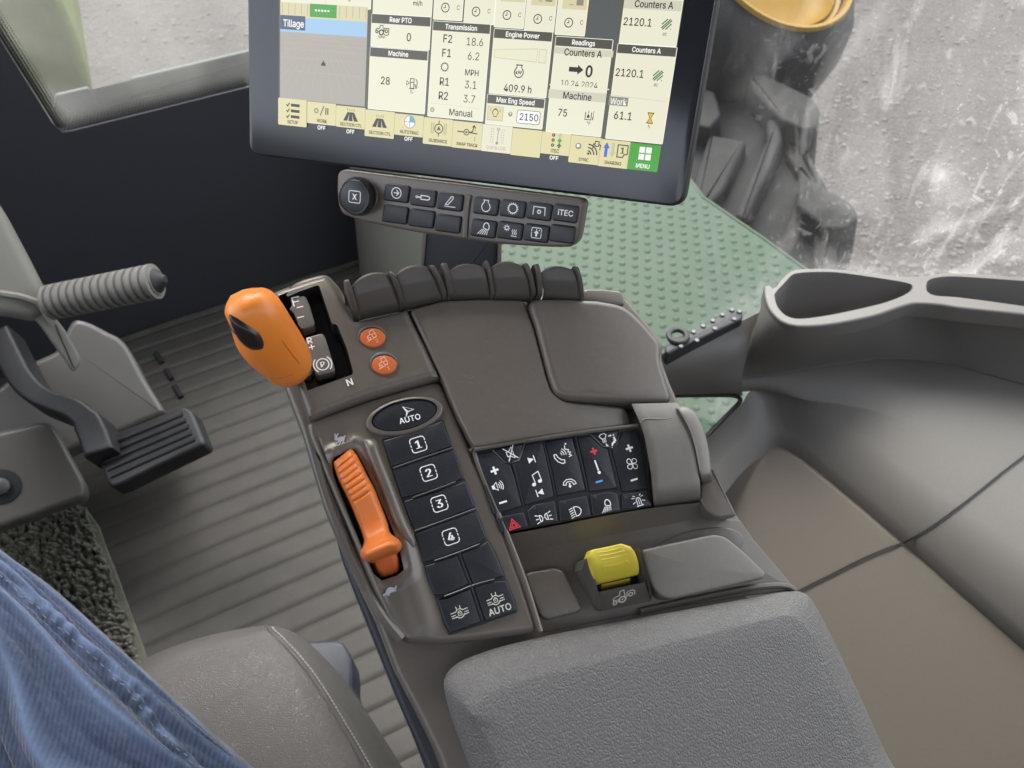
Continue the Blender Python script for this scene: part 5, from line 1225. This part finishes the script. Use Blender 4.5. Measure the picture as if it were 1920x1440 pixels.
tab(c1, (984, 820), (1197, 1043), 0, 'SECTION CTL', 999, sect, (1087, 915), 12, lx=1088, cap=5.6)
tab(c1, (1205, 850), (1415, 1032), 0, 'AUTOTRAC', 992, quad, (1312, 915), 10.8, off=(1304, 1042), lx=1308, cap=5.8)
tab(c1, (1424, 878), (1630, 1100), 0, 'GUIDANCE', 1057, guid, (1530, 965), 13, lx=1524, cap=5.8)
tab(c1, (1641, 905), (1850, 1128), 0, 'SWAP TRACK', 1084, swap, (1745, 992), 12.5, lx=1741, cap=5.4)
tab(c2, (105, 930), (312, 1155), 0, 'QUICK LINE', 1110, qline, (210, 1022), 13, m=TABP, lx=200, cap=5.6, lm=FNT, fm=GYL)
tab(c2, (326, 960), (530, 1185), 0, None, 0)
tab(c2, (546, 985), (750, 1172), 0, 'iTEC', 1132, itec, (648, 1056), 11.5, off=(635, 1184), lx=642, cap=6.2)
tab(c2, (766, 1012), (968, 1240), 0, 'SYNC', 1197, sync, (890, 1112), 14.5, lx=856, cap=5.8)
tab(c2, (988, 1042), (1185, 1268), 0, 'SHARING', 1223, share, (1097, 1130), 14.5, lx=1076, cap=5.8)
tab(c2, (1205, 1068), (1410, 1292), 0, 'MENU', 1245, menu, (1318, 1152), 13, m=GRE, lm=TXW, lx=1300, cap=7.4)

# ================================================================== CONTROL STRIP UNDER THE MONITOR
SK = Fr(SF.o+SF.n*.004, SF.u, SF.v)
ctl = thing('control_strip', 'slim brown control strip with rotary knob and two rows of black buttons', 'control strip', SK.at(860, 390))
g = MB(); g.slab(SK, c3((116, 108), (132, 76), (172, 62), (400, 90), (700, 128), (1000, 164), (1400, 215), (1800, 266), (1832, 292), (1822, 340), (1808, 430), (1786, 550), (1740, 604), (1600, 604), (1400, 594), (1200, 578), (950, 545), (700, 508), (500, 470), (300, 428), (150, 375), (122, 310), (114, 210)), -.014, 0, PLG, .0022, .004, seg=4); g.build('strip_body', ctl)
g = MB(); g.tube(smooth_line([SK.at(*c3(q)[0], .0002) for q in ((1035, 240), (1022, 330), (1012, 420), (1005, 530))], 20), .0022, PLG, 8); g.build('centre_rib', ctl)
g = MB(); kc = c3((240, 256))[0]; c = SK.at(*kc, 0)
g.slab(SK, ell(*c3((262, 252))[0], 37.5, 36.5, 0, 60), -.002, .0012, PLG, .001, holes=[ell(*c3((262, 252))[0], 36, 35, 0, 60)], seg=2); g.build('knob_ring', ctl)
g = MB(); kr = 29*SK.sc(*kc); uv_ = SK.uv(*kc, .012); cc = SK.w(*SK.uv(*c3((262, 252))[0], 0)); ct = SK.w(*uv_, .0125)
ax_ = SK.n; rows = []
for t_, r in ((0, 35.5), (.25, 35), (.6, 33.2), (.85, 31.6), (.96, 30.8), (1.0, 29.3), (.985, 28.4), (.985, 27.6), (1.0, 26.6), (1.0, .01)):
    o = cc.lerp(ct, t_); rr = r*SK.sc(*kc); row = []
    for k in range(120):
        rb = 1+(.022 if (k % 4) < 2 and .1 < t_ < .9 and r > 30 else 0); a = 2*math.pi*k/120
        row.append(o+(SK.u*math.cos(a)+SK.v*math.sin(a))*rr*rb)
    rows.append(row)
g.loft(rows, BLK, True)
i = Ic(g, SK, c3((239, 255))[0], 12.3, WHT, .0127, 0, .13); i.rbox(-.95, -.85, .95, .85, .3, w=.12); i.tx('X', 0, 0, .85, .05); g.build('rotary_knob', ctl, sharp=30)
def sbtn(c, fn=None, size=11, lw=.15, lab=None):
    cx, cy = c3(c)[0]; g = MB(); a = Vector((23.3, 3.1)); b = Vector((-2.3, 16.4)); P = [Vector((cx, cy))+a*s+b*t_ for s, t_ in ((-1, -1), (1, -1), (1, 1), (-1, 1))]
    g.slab(SK, [tuple(p) for p in P], -.002, .0022, BLK, .0012, .0022, seg=3)
    if fn: fn(Ic(g, SK, (cx+.5, cy-.5), size, WHT, .0024, 0, lw))
    if lab: g.text(SK, lab, cx+.5, cy-1, 10, WHT, .0024, .03)
    g.build('push_button', ctl)
def arr(i): i.arc(0, 0, .92, w=.16); i.ln((-.5, 0), (.4, 0), w=.18); i.ln((0, .48), (.48, 0), (0, -.48), w=.18)
def cyl(i): i.arc(-1.05, 0, .14, w=.12); i.ln((-.9, 0), (-.35, 0), w=.2); i.ln((-.35, .28), (-.35, -.28), (.75, -.28), (1.05, -.12), (1.05, .12), (.75, .28), closed=True, w=.15)
def blade(i): i.ln((-.85, -.55), (.2, .85), (.5, .85), (.5, .5), (-.35, -.55), closed=True, w=.16); i.ln((-1.0, -.85), (1.0, -.85), w=.13)
def eng(i): i.ln((-.5, .95), (.5, .95), w=.16); i.ln(*[(.75*math.cos(RAD(a)), -.15+.78*math.sin(RAD(a))) for a in range(122, 419, 15)], w=.16); i.ln((-.38, .5), (-.36, .95), w=.15); i.ln((.38, .5), (.36, .95), w=.15)
def gearb(i): i.gear(0, 0, .78, 16, .15)
def ptob(i): i.ln((-1.0, -.65), (-.95, .65), (.95, .65), (1.0, -.65), w=.14); i.gear(0, -.1, .26, 8, .18)
def snow(i):
    for a in range(0, 180, 45): i.ln((-.55+.5*math.cos(RAD(a)), .35+.5*math.sin(RAD(a))), (-.55-.5*math.cos(RAD(a)), .35-.5*math.sin(RAD(a))), w=.1)
    i.disc(-.55, .35, .26, m=BLK); i.arc(-.55, .35, .26, w=.12)
    for k in range(3): x = .35+k*.28; i.ln((x, -.55), (x+.12, -.3), (x-.04, -.05), (x+.08, .25), w=.1)
    i.ln((.2, -.75), (1.1, -.75), w=.12)
def wlgt(i): work(i)
def uparr(i):
    i.rbox(-.9, -.9, .9, .9, .35, w=.13); i.po((-.18, -.6), (.18, -.6), (.18, -.05), (.48, -.05), (0, .5), (-.48, -.05), (-.18, -.05)); i.disc(.0, .62, .1); i.disc(.5, .5, .1)
    for q in ((-.9, .1), (.9, .1)): i.ln((q[0]-.12, q[1]), (q[0]+.12, q[1]), w=.14, m=BLK)
sbtn((527, 230), arr, 10.5); sbtn((712, 262), cyl, 12.5); sbtn((899, 290), blade, 11)
sbtn((1147, 320), eng, 11); sbtn((1333, 338), gearb, 10.5); sbtn((1515, 356), ptob, 11.5); sbtn((1698, 370), None, lab='iTEC')
sbtn((517, 378)); sbtn((700, 406)); sbtn((885, 442))
sbtn((1130, 475), wlgt, 12, .13); sbtn((1314, 491), snow, 12.5); sbtn((1496, 507), uparr, 10.5); sbtn((1676, 513))
# post
t = thing('monitor_post', 'short black post with pale edges carrying the monitor behind the console paddles', 'post', pt(865, 500, .66))
pA = [pt(797, 425, .655), pt(938, 425, .655), pt(932, 640, .70), pt(780, 640, .70)]
PF_ = Fr(pA[3], pA[2]-pA[3], pA[0]-pA[3]); g = MB(); Uq = [((p-PF_.o).dot(PF_.u), (p-PF_.o).dot(PF_.v)) for p in pA]
g.slab(PF_, Uq, -.03, 0, FW, .002, .002, raw=True); g.build('post_body', t)
g = MB()
for a, b in ((0, 3), (1, 2)): g.tube([pA[a]+PF_.n*.001, pA[b]+PF_.n*.001], .0018, PLM, 8)
g.build('edge_strip', t)

# ================================================================== FLOOR MAT
mt_ = thing('floor_mat', 'grey ribbed rubber mat covering the cab floor', 'floor mat', (-.2, .9, .004))
FM = zpl(.004); a_ = Vector(FM.uv(340, 790)); b_ = Vector(FM.uv(520, 733)); rd = (Vector(FM.uv(624, 1030))-Vector(FM.uv(242, 1194))).normalized(); rn = Vector((-rd.y, rd.x))
g = MB(); o0 = Vector(FM.uv(440, 1010)); n = 0
outl = [Vector(FM.uv(*q)) for q in [(232, 638), (330, 606), (430, 574), (530, 540), (560, 528)]]
rows = []; pitch = .046
ks = [k*pitch/10 for k in range(-150, 175)]
for s in ks:
    ph = (s/pitch) % 1; d_ = min(ph, 1-ph)
    hgt = .003 if d_ > .12 else .003*max(0, (d_-.055)/.065)
    row = []
    for x in (-.62, -.3, -.1, .1, .36):
        t_ = (x-o0.x)/rd.x; p = o0+rd*t_+rn*s
        row.append(Vector((p.x, min(p.y, 1.508), .004+hgt)))
    rows.append(row)
g.loft(rows, MATR); g.build('ribbed_sheet', mt_, sharp=20)
g = MB(); bp = [FM.at(x, y, .004) for x, y in [(225, 642), (330, 606), (430, 574), (530, 540), (700, 483)]]; g.tube(smooth_line(bp, 20), .010, MATR, 8); g.build('front_edge', mt_)
for a, b in (((292, 662), (304, 680)), ((311, 693), (322, 711)), ((327, 724), (340, 745))):
    g = MB(); g.tube([FM.at(*a, .0065), FM.at(*b, .0065)], .006, BLM, 8); g.build('mat_slot', mt_)

# ================================================================== CARPET PIECE
ct = thing('carpet_mat', 'dark olive shaggy carpet piece on the ribbed floor beside the jeans', 'carpet', zpl(.01).at(150, 1080))
CF_ = zpl(.012)
cpoly = [(-120, 1010), (0, 975), (60, 962), (112, 948), (140, 944), (160, 952), (184, 985), (200, 1030), (218, 1075), (236, 1125), (255, 1178), (272, 1225), (276, 1260), (240, 1330), (60, 1380), (-120, 1300)]
g = MB(); g.slab(CF_, cpoly, -.012, 0, CAR, .003, .01); g.build('backing', ct)
U = [Vector(CF_.uv(*q)) for q in cpoly]
if area(U) < 0: U.reverse()
Ui = inset(U, .006); g = MB(); rc = random.Random(11)
e1 = (Vector(CF_.uv(262, 1200))-Vector(CF_.uv(184, 985))).normalized(); e2 = Vector((e1.y, -e1.x)); c0 = Vector(CF_.uv(120, 1080))
for i in range(-60, 60):
    for j in range(-46, 46):
        c = c0+e1*(i*.0088+rc.uniform(-.0022, .0022))+e2*(j*.0135+rc.uniform(-.003, .003))
        if not inside(c, Ui): continue
        for q in range(2):
            cx, cy = c.x+rc.uniform(-.004, .004), c.y+rc.uniform(-.004, .004); hh = rc.uniform(.010, .024); r = rc.uniform(.0026, .0044)
            lx, ly = rc.uniform(-.009, .009), rc.uniform(-.009, .009); base = CF_.w(cx, cy, -.001); rows = []
            for t, rr in ((0, 1), (.5, 1.1), (.85, .8), (1.0, .1)):
                rows.append([base+Vector((lx*t*t+r*rr*math.cos(k*1.2566), ly*t*t+r*rr*math.sin(k*1.2566), hh*t)) for k in range(5)])
            g.loft(rows, CAR, True)
o = g.build('pile', ct, sharp=80); o['kind'] = 'stuff'

def smo(P, n): return [tuple(q) for q in smooth_line(P, n, True)]
# ================================================================== STEERING COLUMN
st_ = thing('steering_column', 'pale beige steering column cover with grey ribbed rubber lever', 'steering column', pt(60, 560, 1.02))
g = MB()
S_ = [((-260, 60), (-60, 0), 1.0), ((-230, 220), (-30, 55) and (22, 120), .99), ((-200, 380), (28, 410) and (54, 470-0), .985)]
PC = Fr(pt(60, 560, 1.0), (CR*.84+CD*.56), CU-CD*.1)
g.slab(PC, smo(c7((-260, -340), (-80, -170), (-10, -60), (40, 20), (80, 95), (120, 170), (168, 262), (212, 350), (236, 410), (232, 470), (205, 505), (160, 520), (100, 512), (-40, 488), (-160, 475), (-260, 470)), 150), -.10, 0, BEI, .016, 0, seg=7)
g.slab(PC, smo(c7((120, 480), (160, 400), (212, 372), (240, 430), (262, 492), (318, 570), (386, 692), (386, 730), (352, 762), (330, 730), (250, 620), (182, 528)), 110), -.06, -.006, BEI, .005, 0, seg=5)
g.build('column_cover', st_)
g = MB(); g.tube(smooth_line([PC.at(*q, .002) for q in c7((-60, 372), (10, 388), (90, 400), (150, 418), (185, 432), (215, 470), (262, 540))], 40), .005, BEI, 8); g.build('cover_ridge', st_)
g = MB()     # ribbed rubber grip
ca, cb = c7((232, 432), (758, 326)); n = 14*12
A = pt(*ca, 1.0); B = pt(*cb, .985); axis = (B-A).normalized(); ux = axis.cross(CD).normalized(); uy = axis.cross(ux); rows = []
L_ = (B-A).length; R0 = 33*1.0/FPX
for i in range(n+1):
    t = i/n; ph = (t*14) % 1
    rr = (R0*(1.0+.0*t))*(1.0 if .18 < ph < .82 else .86)*(1 if t > .02 else .8)
    if t > .985: rr *= .9
    rows.append([A+axis*(L_*t)+(ux*math.cos(2*math.pi*k/36)+uy*math.sin(2*math.pi*k/36))*rr for k in range(36)])
g.loft(rows, RUB, True, True, True)
cn = MB(); cn.revolve(B, axis, [(0, R0*.7), (.003, R0*.6), (.006, R0*.4), (.010, R0*.3), (.012, R0*.2), (.012, .0001)], BLM, 24)
gl_ = g.build('ribbed_lever', st_, sharp=30); cn.build('lever_tip', gl_)

# pedal bracket, grey housing
g = MB(); PB_ = Fr(pt(200, 680, 1.30), (CR*.88+CD*.36), CU+CD*.12)
g.slab(PB_, smo(c7((150, 720), (270, 660), (310, 580), (352, 516), (420, 522), (520, 572), (575, 600), (622, 655), (700, 800), (790, 948), (770, 968), (700, 1000), (560, 1060), (420, 1100), (250, 1180), (60, 1250), (-200, 1200), (-200, 900), (-60, 870)), 140), -.16, 0, GRP, .010, 0, seg=6)
tag(g.build('pedal_bracket'), 'grey moulded bracket cover behind the black brake pedal', 'bracket')
g = MB(); g.slab(Fr(pt(250, 700, 1.285), (CR+CU*.08-CD*.1), CU*.9+CD*.35), c7((385, 520), (424, 528), (440, 620), (445, 690), (420, 730), (392, 742), (380, 640)), -.02, .004, GRP, .006, .012, seg=4)
tag(g.build('bracket_clip'), 'small grey upright clip under the ribbed lever', 'clip')
# brake pedal
bp_ = thing('brake_pedal', 'black brake pedal with curved arm and ribbed rubber pad', 'pedal', pt(270, 850, 1.2))
g = MB(); PA = Fr(pt(150, 760, 1.15), (CR+CU*.1), CU*.85+CD*.45)
arm = smooth_line([(*q,) for q in c7((-30, 560), (40, 700), (90, 790), (160, 860), (250, 905), (340, 935), (400, 985), (440, 1060), (470, 1150))], 40)
wds = [34+(6 if i > 30 else 0)-8*math.exp(-((i-22)/6)**2) for i in range(40)]
lft = []; rgt = []
for i, p in enumerate(arm):
    tn = (arm[min(i+1, 39)]-arm[max(i-1, 0)]).normalized(); nn = Vector((tn.y, -tn.x)); w_ = wds[i]*.72
    lft.append(tuple(p-nn*w_)); rgt.append(tuple(p+nn*w_))
g.slab(PA, lft+rgt[::-1], -.05, 0, PED, .006, 0, seg=3); g.build('pedal_arm', bp_)
PP = Fr(pt(270, 838, 1.14), (CR*.94+CU*.36+CD*.05), CU*.82+CD*.5)
g = MB(); g.slab(PP, c7((446, 1108), (560, 1052), (700, 1000), (872, 930), (905, 935), (925, 952), (982, 1092), (975, 1112), (760, 1215), (575, 1306), (535, 1318), (512, 1300), (470, 1190)), -.03, 0, PED, .006, .008, seg=4)
for k in range(5):
    t = .12+k*.19; a = Vector((452, 1118)).lerp(Vector((524, 1300)), t); b = Vector((890, 942)).lerp(Vector((968, 1098)), t)
    p0, p1 = PP.at(*c7(tuple(a+(b-a)*.04))[0], .0), PP.at(*c7(tuple(a+(b-a)*.96))[0], .0); g.tube([p0-PP.n*.001, p0.lerp(p1, .5)-PP.n*.001, p1-PP.n*.001], .0048, PED, 10)
g.build('pedal_pad', bp_)
# rounded housing lower left, with a bolt
ph_ = thing('pedal_housing', 'rounded grey pedal housing with a bolt beside the carpet piece', 'housing', pt(60, 860, 1.2))
PH = Fr(pt(80, 860, 1.18), (CR*.88+CD*.46), CU+CD*.22)
g = MB(); g.slab(PH, smo(c7((-260, 1120), (-60, 1060), (60, 1035), (180, 1008), (232, 1008), (262, 1030), (300, 1090), (360, 1200), (408, 1290), (416, 1340), (400, 1372), (370, 1384), (240, 1430), (100, 1480), (-260, 1560)), 140), -.12, 0, GRP, .010, 0, seg=6); g.build('housing_shell', ph_)
g = MB(); bc = PH.at(*c7((6, 1318))[0], 0); g.revolve(bc, PH.n, [(-.002, .024), (.002, .024), (.003, .020), (.0005, .0165), (.0005, .013), (.012, .0125), (.0145, .009), (.0145, .0001)], MET, 24); g.build('bolt', ph_)
g = MB(); g.revolve(bc, PH.n, [(.0, .027), (.0025, .026), (.003, .022), (.0032, .014)], BLM, 28); g.build('washer', ph_)

# ================================================================== SEAT
se = thing('driver_seat', 'grey leather seat cushion with stitched edge beside the jeans', 'seat', zpl(.5).at(450, 1330))
g = MB()
def sc_(P, zs, n=60): return cz(P, zs, n)
rows = [
 sc_([(230, 1275), (262, 1262), (300, 1244), (360, 1222), (430, 1204), (500, 1192), (540, 1198), (575, 1222), (610, 1258), (650, 1310), (700, 1385), (750, 1470), (800, 1560)], [.40]*13),
 sc_([(236, 1262), (260, 1243), (300, 1222), (360, 1200), (430, 1183), (500, 1173), (546, 1183), (584, 1210), (622, 1248), (664, 1300), (716, 1378), (768, 1462), (820, 1560)], [.455]*13),
 sc_([(238, 1266), (262, 1246), (302, 1224), (362, 1202), (432, 1185), (499, 1174.5), (540, 1184), (577, 1212), (614, 1250), (654, 1302), (706, 1380), (757, 1464), (808, 1560)], [.472]*13),
 sc_([(240, 1274), (266, 1254), (306, 1233), (364, 1210), (432, 1192), (496, 1179), (530, 1190), (562, 1217), (597, 1256), (634, 1308), (684, 1386), (733, 1468), (782, 1560)], [.492]*13),
 sc_([(244, 1290), (272, 1270), (312, 1248), (368, 1226), (432, 1206), (494, 1186), (520, 1200), (548, 1228), (578, 1264), (612, 1316), (658, 1392), (704, 1472), (750, 1560)], [.503]*13),
 sc_([(250, 1322), (282, 1302), (322, 1282), (374, 1260), (430, 1242), (478, 1228), (498, 1238), (520, 1262), (546, 1298), (576, 1346), (616, 1414), (656, 1484), (700, 1560)], [.509]*13),
 sc_([(262, 1380), (296, 1360), (332, 1344), (376, 1328), (420, 1318), (452, 1312), (468, 1320), (486, 1340), (508, 1370), (532, 1408), (564, 1462), (598, 1516), (640, 1570)], [.511]*13),
 sc_([(290, 1470), (316, 1458), (342, 1450), (372, 1444), (398, 1442), (416, 1444), (430, 1452), (444, 1466), (460, 1486), (478, 1510), (502, 1540), (528, 1570), (560, 1610)], [.510]*13),
 sc_([(340, 1600)]*2+[(341+i, 1600+i*.2) for i in range(11)], [.509]*13)]
g.loft(rows, LEA); SB = g.bvh(); g.build('cushion', se, sharp=70)
seam = smooth_line([(499, 1174), (508, 1186), (522, 1199), (549, 1227), (579, 1263), (613, 1315), (659, 1391), (705, 1471)], 80)
sp_ = drape(SB, [tuple(q) for q in seam], .0004)
g = MB(); g.tube(sp_, .0016, LEA, 8); g.build('seam_piping', se)
g = MB()
sm2 = smooth_line([(q.x+7, q.y-3) for q in seam], 150); dp = drape(SB, [tuple(q) for q in sm2], .0006)
for k in range(3, 147, 3): g.tube([dp[k], dp[k+1], dp[k+2]], .00075, STI, 6)
g.build('stitching', se)
g = MB(); SL = Fr(pt(620, 1240, .86), CR, CU*.8+CD*.6); SLM = mat('dark_blue_black_plastic', (.018, .022, .034), .5, GRAIN)
g.slab(SL, [(540, 1205), (572, 1201), (630, 1199), (645, 1205), (660, 1236), (663, 1262), (662, 1290), (700, 1390), (600, 1330)], -.05, 0, SLM, .006, .004, seg=4); g.build('side_lever', se, 'dark blue black plastic side lever')

# ================================================================== PERSON (thigh in jeans)
pe = thing('person', 'thigh of a seated person in faded blue jeans beside the leather seat', 'person', zpl(.5).at(120, 1300))
edge = [(-340, 790), (-220, 868), (-110, 948), (0, 1038), (62, 1082), (120, 1132), (200, 1206), (300, 1298), (392, 1382), (470, 1448), (560, 1520), (680, 1610)]
es = smooth_line(edge, 300); NA = 400; rows = []; NS = len(es)
def dep(s): return .80-.22*s
cen = []
for i, q in enumerate(es):
    s = i/(NS-1); d_ = dep(s); wpx = 2*(.070+.032*s)*FPX/d_
    a = Vector((-.66, .75)); L2 = (q.x+a.x*wpx, q.y+a.y*wpx); A = pt(*L2, d_+.0); B = pt(q.x, q.y, d_+.03)
    cen.append((A, B))
def ridge(x): return 1-abs(2*(x-math.floor(x))-1)
for i in range(NS):
    s = i/(NS-1); A, B = cen[i]; C_ = (A+B)/2; hx = (B-A)/2
    tn = ((cen[min(i+1, NS-1)][0]+cen[min(i+1, NS-1)][1])-(cen[max(i-1, 0)][0]+cen[max(i-1, 0)][1])).normalized()
    ny = hx.cross(tn).normalized()
    if ny.dot(CD) > 0: ny = -ny
    r = hx.length; row = []
    for j in range(NA):
        th = 2*math.pi*j/NA; base = C_+hx*math.cos(th)+ny*(r*.92*math.sin(th))
        nrm = (hx.normalized()*math.cos(th)+ny*math.sin(th)).normalized(); f = 0
        if 0 <= th <= math.pi*1.05:
            u = th/math.pi; q = noise.noise(Vector((s*3.2, u*2.0, 1.7))); q2 = noise.noise(Vector((s*9, u*6, 5.1)))
            fan = u*(2.6+3.4*(1-s))+s*2.0+q*.75
            f1 = ridge(fan*2.1)**.62*.0140*max(.15, .6+.7*noise.noise(Vector((s*2.1+4, u*3, 9))))
            f2 = ridge(fan*4.3+1.3+q2*.5)**.7*.0050; f = f1+f2+q2*.0012
            sd_ = u-(.165+.02*math.sin(s*9)); f += .0030*math.exp(-(sd_/.010)**2)-.0026*math.exp(-((sd_-.022)/.009)**2)
            f += .0014*math.exp(-(sd_/.03)**2)*math.sin(s*150+3*math.sin(s*40))
            f *= min(1, u*14)
        row.append(base+nrm*f)
    rows.append(row)
DEN = bpy.data.materials.new('denim'); DEN.use_nodes = True; n_ = DEN.node_tree.nodes; L_ = DEN.node_tree.links; b_ = n_['Principled BSDF']
b_.inputs['Roughness'].default_value = .85; b_.inputs['Sheen Weight'].default_value = .25
tc = n_.new('ShaderNodeUVMap'); mp = n_.new('ShaderNodeMapping'); L_.new(tc.outputs[0], mp.inputs[0])
def nz(sx, sy, det, lo, hi, amt, rot=0):
    m_ = n_.new('ShaderNodeMapping'); m_.inputs['Scale'].default_value = (sx, sy, 1); m_.inputs['Rotation'].default_value = (0, 0, rot); L_.new(tc.outputs[0], m_.inputs[0])
    t = n_.new('ShaderNodeTexNoise'); t.inputs['Scale'].default_value = 1; t.inputs['Detail'].default_value = det; L_.new(m_.outputs[0], t.inputs['Vector'])
    r_ = n_.new('ShaderNodeMapRange'); r_.inputs['From Min'].default_value = lo; r_.inputs['From Max'].default_value = hi; r_.inputs['To Max'].default_value = amt; L_.new(t.outputs[0], r_.inputs[0]); return r_.outputs[0]
def mixc(fac, a, c):
    m_ = n_.new('ShaderNodeMix'); m_.data_type = 'RGBA'; L_.new(fac, m_.inputs[0])
    if isinstance(a, tuple): m_.inputs[6].default_value = (*a, 1)
    else: L_.new(a, m_.inputs[6])
    m_.inputs[7].default_value = (*c, 1); return m_.outputs[2]
wv = n_.new('ShaderNodeTexWave'); wv.bands_direction = 'DIAGONAL'; wv.inputs['Scale'].default_value = 120; wv.inputs['Distortion'].default_value = .6; wv.inputs['Detail'].default_value = 2; wv.inputs['Detail Scale'].default_value = 3
m2_ = n_.new('ShaderNodeMapping'); m2_.inputs['Scale'].default_value = (-1, .8, 1); L_.new(tc.outputs[0], m2_.inputs[0]); L_.new(m2_.outputs[0], wv.inputs['Vector'])
mr_ = n_.new('ShaderNodeMapRange'); mr_.inputs['To Max'].default_value = .28; L_.new(wv.outputs['Fac'], mr_.inputs[0])
at_ = n_.new('ShaderNodeAttribute'); at_.attribute_name = 'wear_fold_light'; ar_ = n_.new('ShaderNodeMapRange'); ar_.inputs['From Min'].default_value = .2; ar_.inputs['From Max'].default_value = 1; ar_.inputs['To Max'].default_value = .8; L_.new(at_.outputs['Fac'], ar_.inputs[0])
c_ = mixc(nz(18, 9, 3, .35, .7, .55), (.005, .012, .038), (.010, .023, .063)); c_ = mixc(ar_.outputs[0], c_, (.092, .137, .235)); c_ = mixc(nz(260, 70, 2, .5, .74, .22, .4), c_, (.07, .105, .175)); c_ = mixc(mr_.outputs[0], c_, (.045, .075, .145)); L_.new(c_, b_.inputs['Base Color'])
bp2 = n_.new('ShaderNodeBump'); bp2.inputs['Strength'].default_value = .5; bp2.inputs['Distance'].default_value = .0006; L_.new(wv.outputs['Fac'], bp2.inputs['Height'])
bp3 = n_.new('ShaderNodeBump'); bp3.inputs['Strength'].default_value = .4; bp3.inputs['Distance'].default_value = .0015; L_.new(nz(140, 90, 3, .3, .7, 1), bp3.inputs['Height']); L_.new(bp2.outputs[0], bp3.inputs['Normal']); L_.new(bp3.outputs[0], b_.inputs['Normal'])
g = MB(); g.loft(rows, DEN, True); JB = g.bvh(); jo = g.build('jeans', pe, sharp=80)
me = jo.data; uvl = me.uv_layers.new(name='UVMap'); wa = me.attributes.new('wear_fold_light', 'FLOAT', 'POINT')
wl = []  # worn streaks plus fold light and shade put into the denim colour
for i in range(NS):
    s = i/(NS-1)
    for j in range(NA):
        u = j/NA*2; q = noise.noise(Vector((s*3.2, u*2.0, 1.7))); q3 = noise.noise(Vector((s*5, u*9, 2.2)))
        fan = u*(2.6+3.4*(1-s))+s*2.0+q*.75
        wv_ = ridge(fan*2.1)**2.2*(.6+.6*q3)+.4*ridge(fan*4.3+1.3)**3*.7
        sd_ = u-(.165+.02*math.sin(s*9)); wv_ += .9*math.exp(-((sd_)/.016)**2)*(.55+.45*math.sin(s*190+3*math.sin(s*40)))
        wl.append(max(0, min(1, wv_)))
wa.data.foreach_set('value', wl)
for p in me.polygons:
    for li in p.loop_indices:
        v = me.loops[li].vertex_index; i, j = divmod(v, NA); jj = j
        if j == 0 and max(me.loops[k].vertex_index % NA for k in p.loop_indices) > NA-2: jj = NA
        uvl.data[li].uv = (jj/NA*.55, i/(NS-1)*.75)
g = MB(); stp = []
for i in range(0, NS):
    s = i/(NS-1); u = .165+.02*math.sin(s*9)+.012; j = int(u*NA/2); stp.append(rows[i][j]+(rows[i][j]-(cen[i][0]+cen[i][1])/2).normalized()*.0006)
THR = mat('pale_seam_thread', (.15, .17, .21), .8)
for k in range(60, NS-4, 4): g.tube([stp[k], stp[k+1], stp[k+2]], .0004, THR, 5)
g.build('seam_stitching', jo)

for o in bpy.data.objects:
    if '_o' in o.keys(): del o['_o']
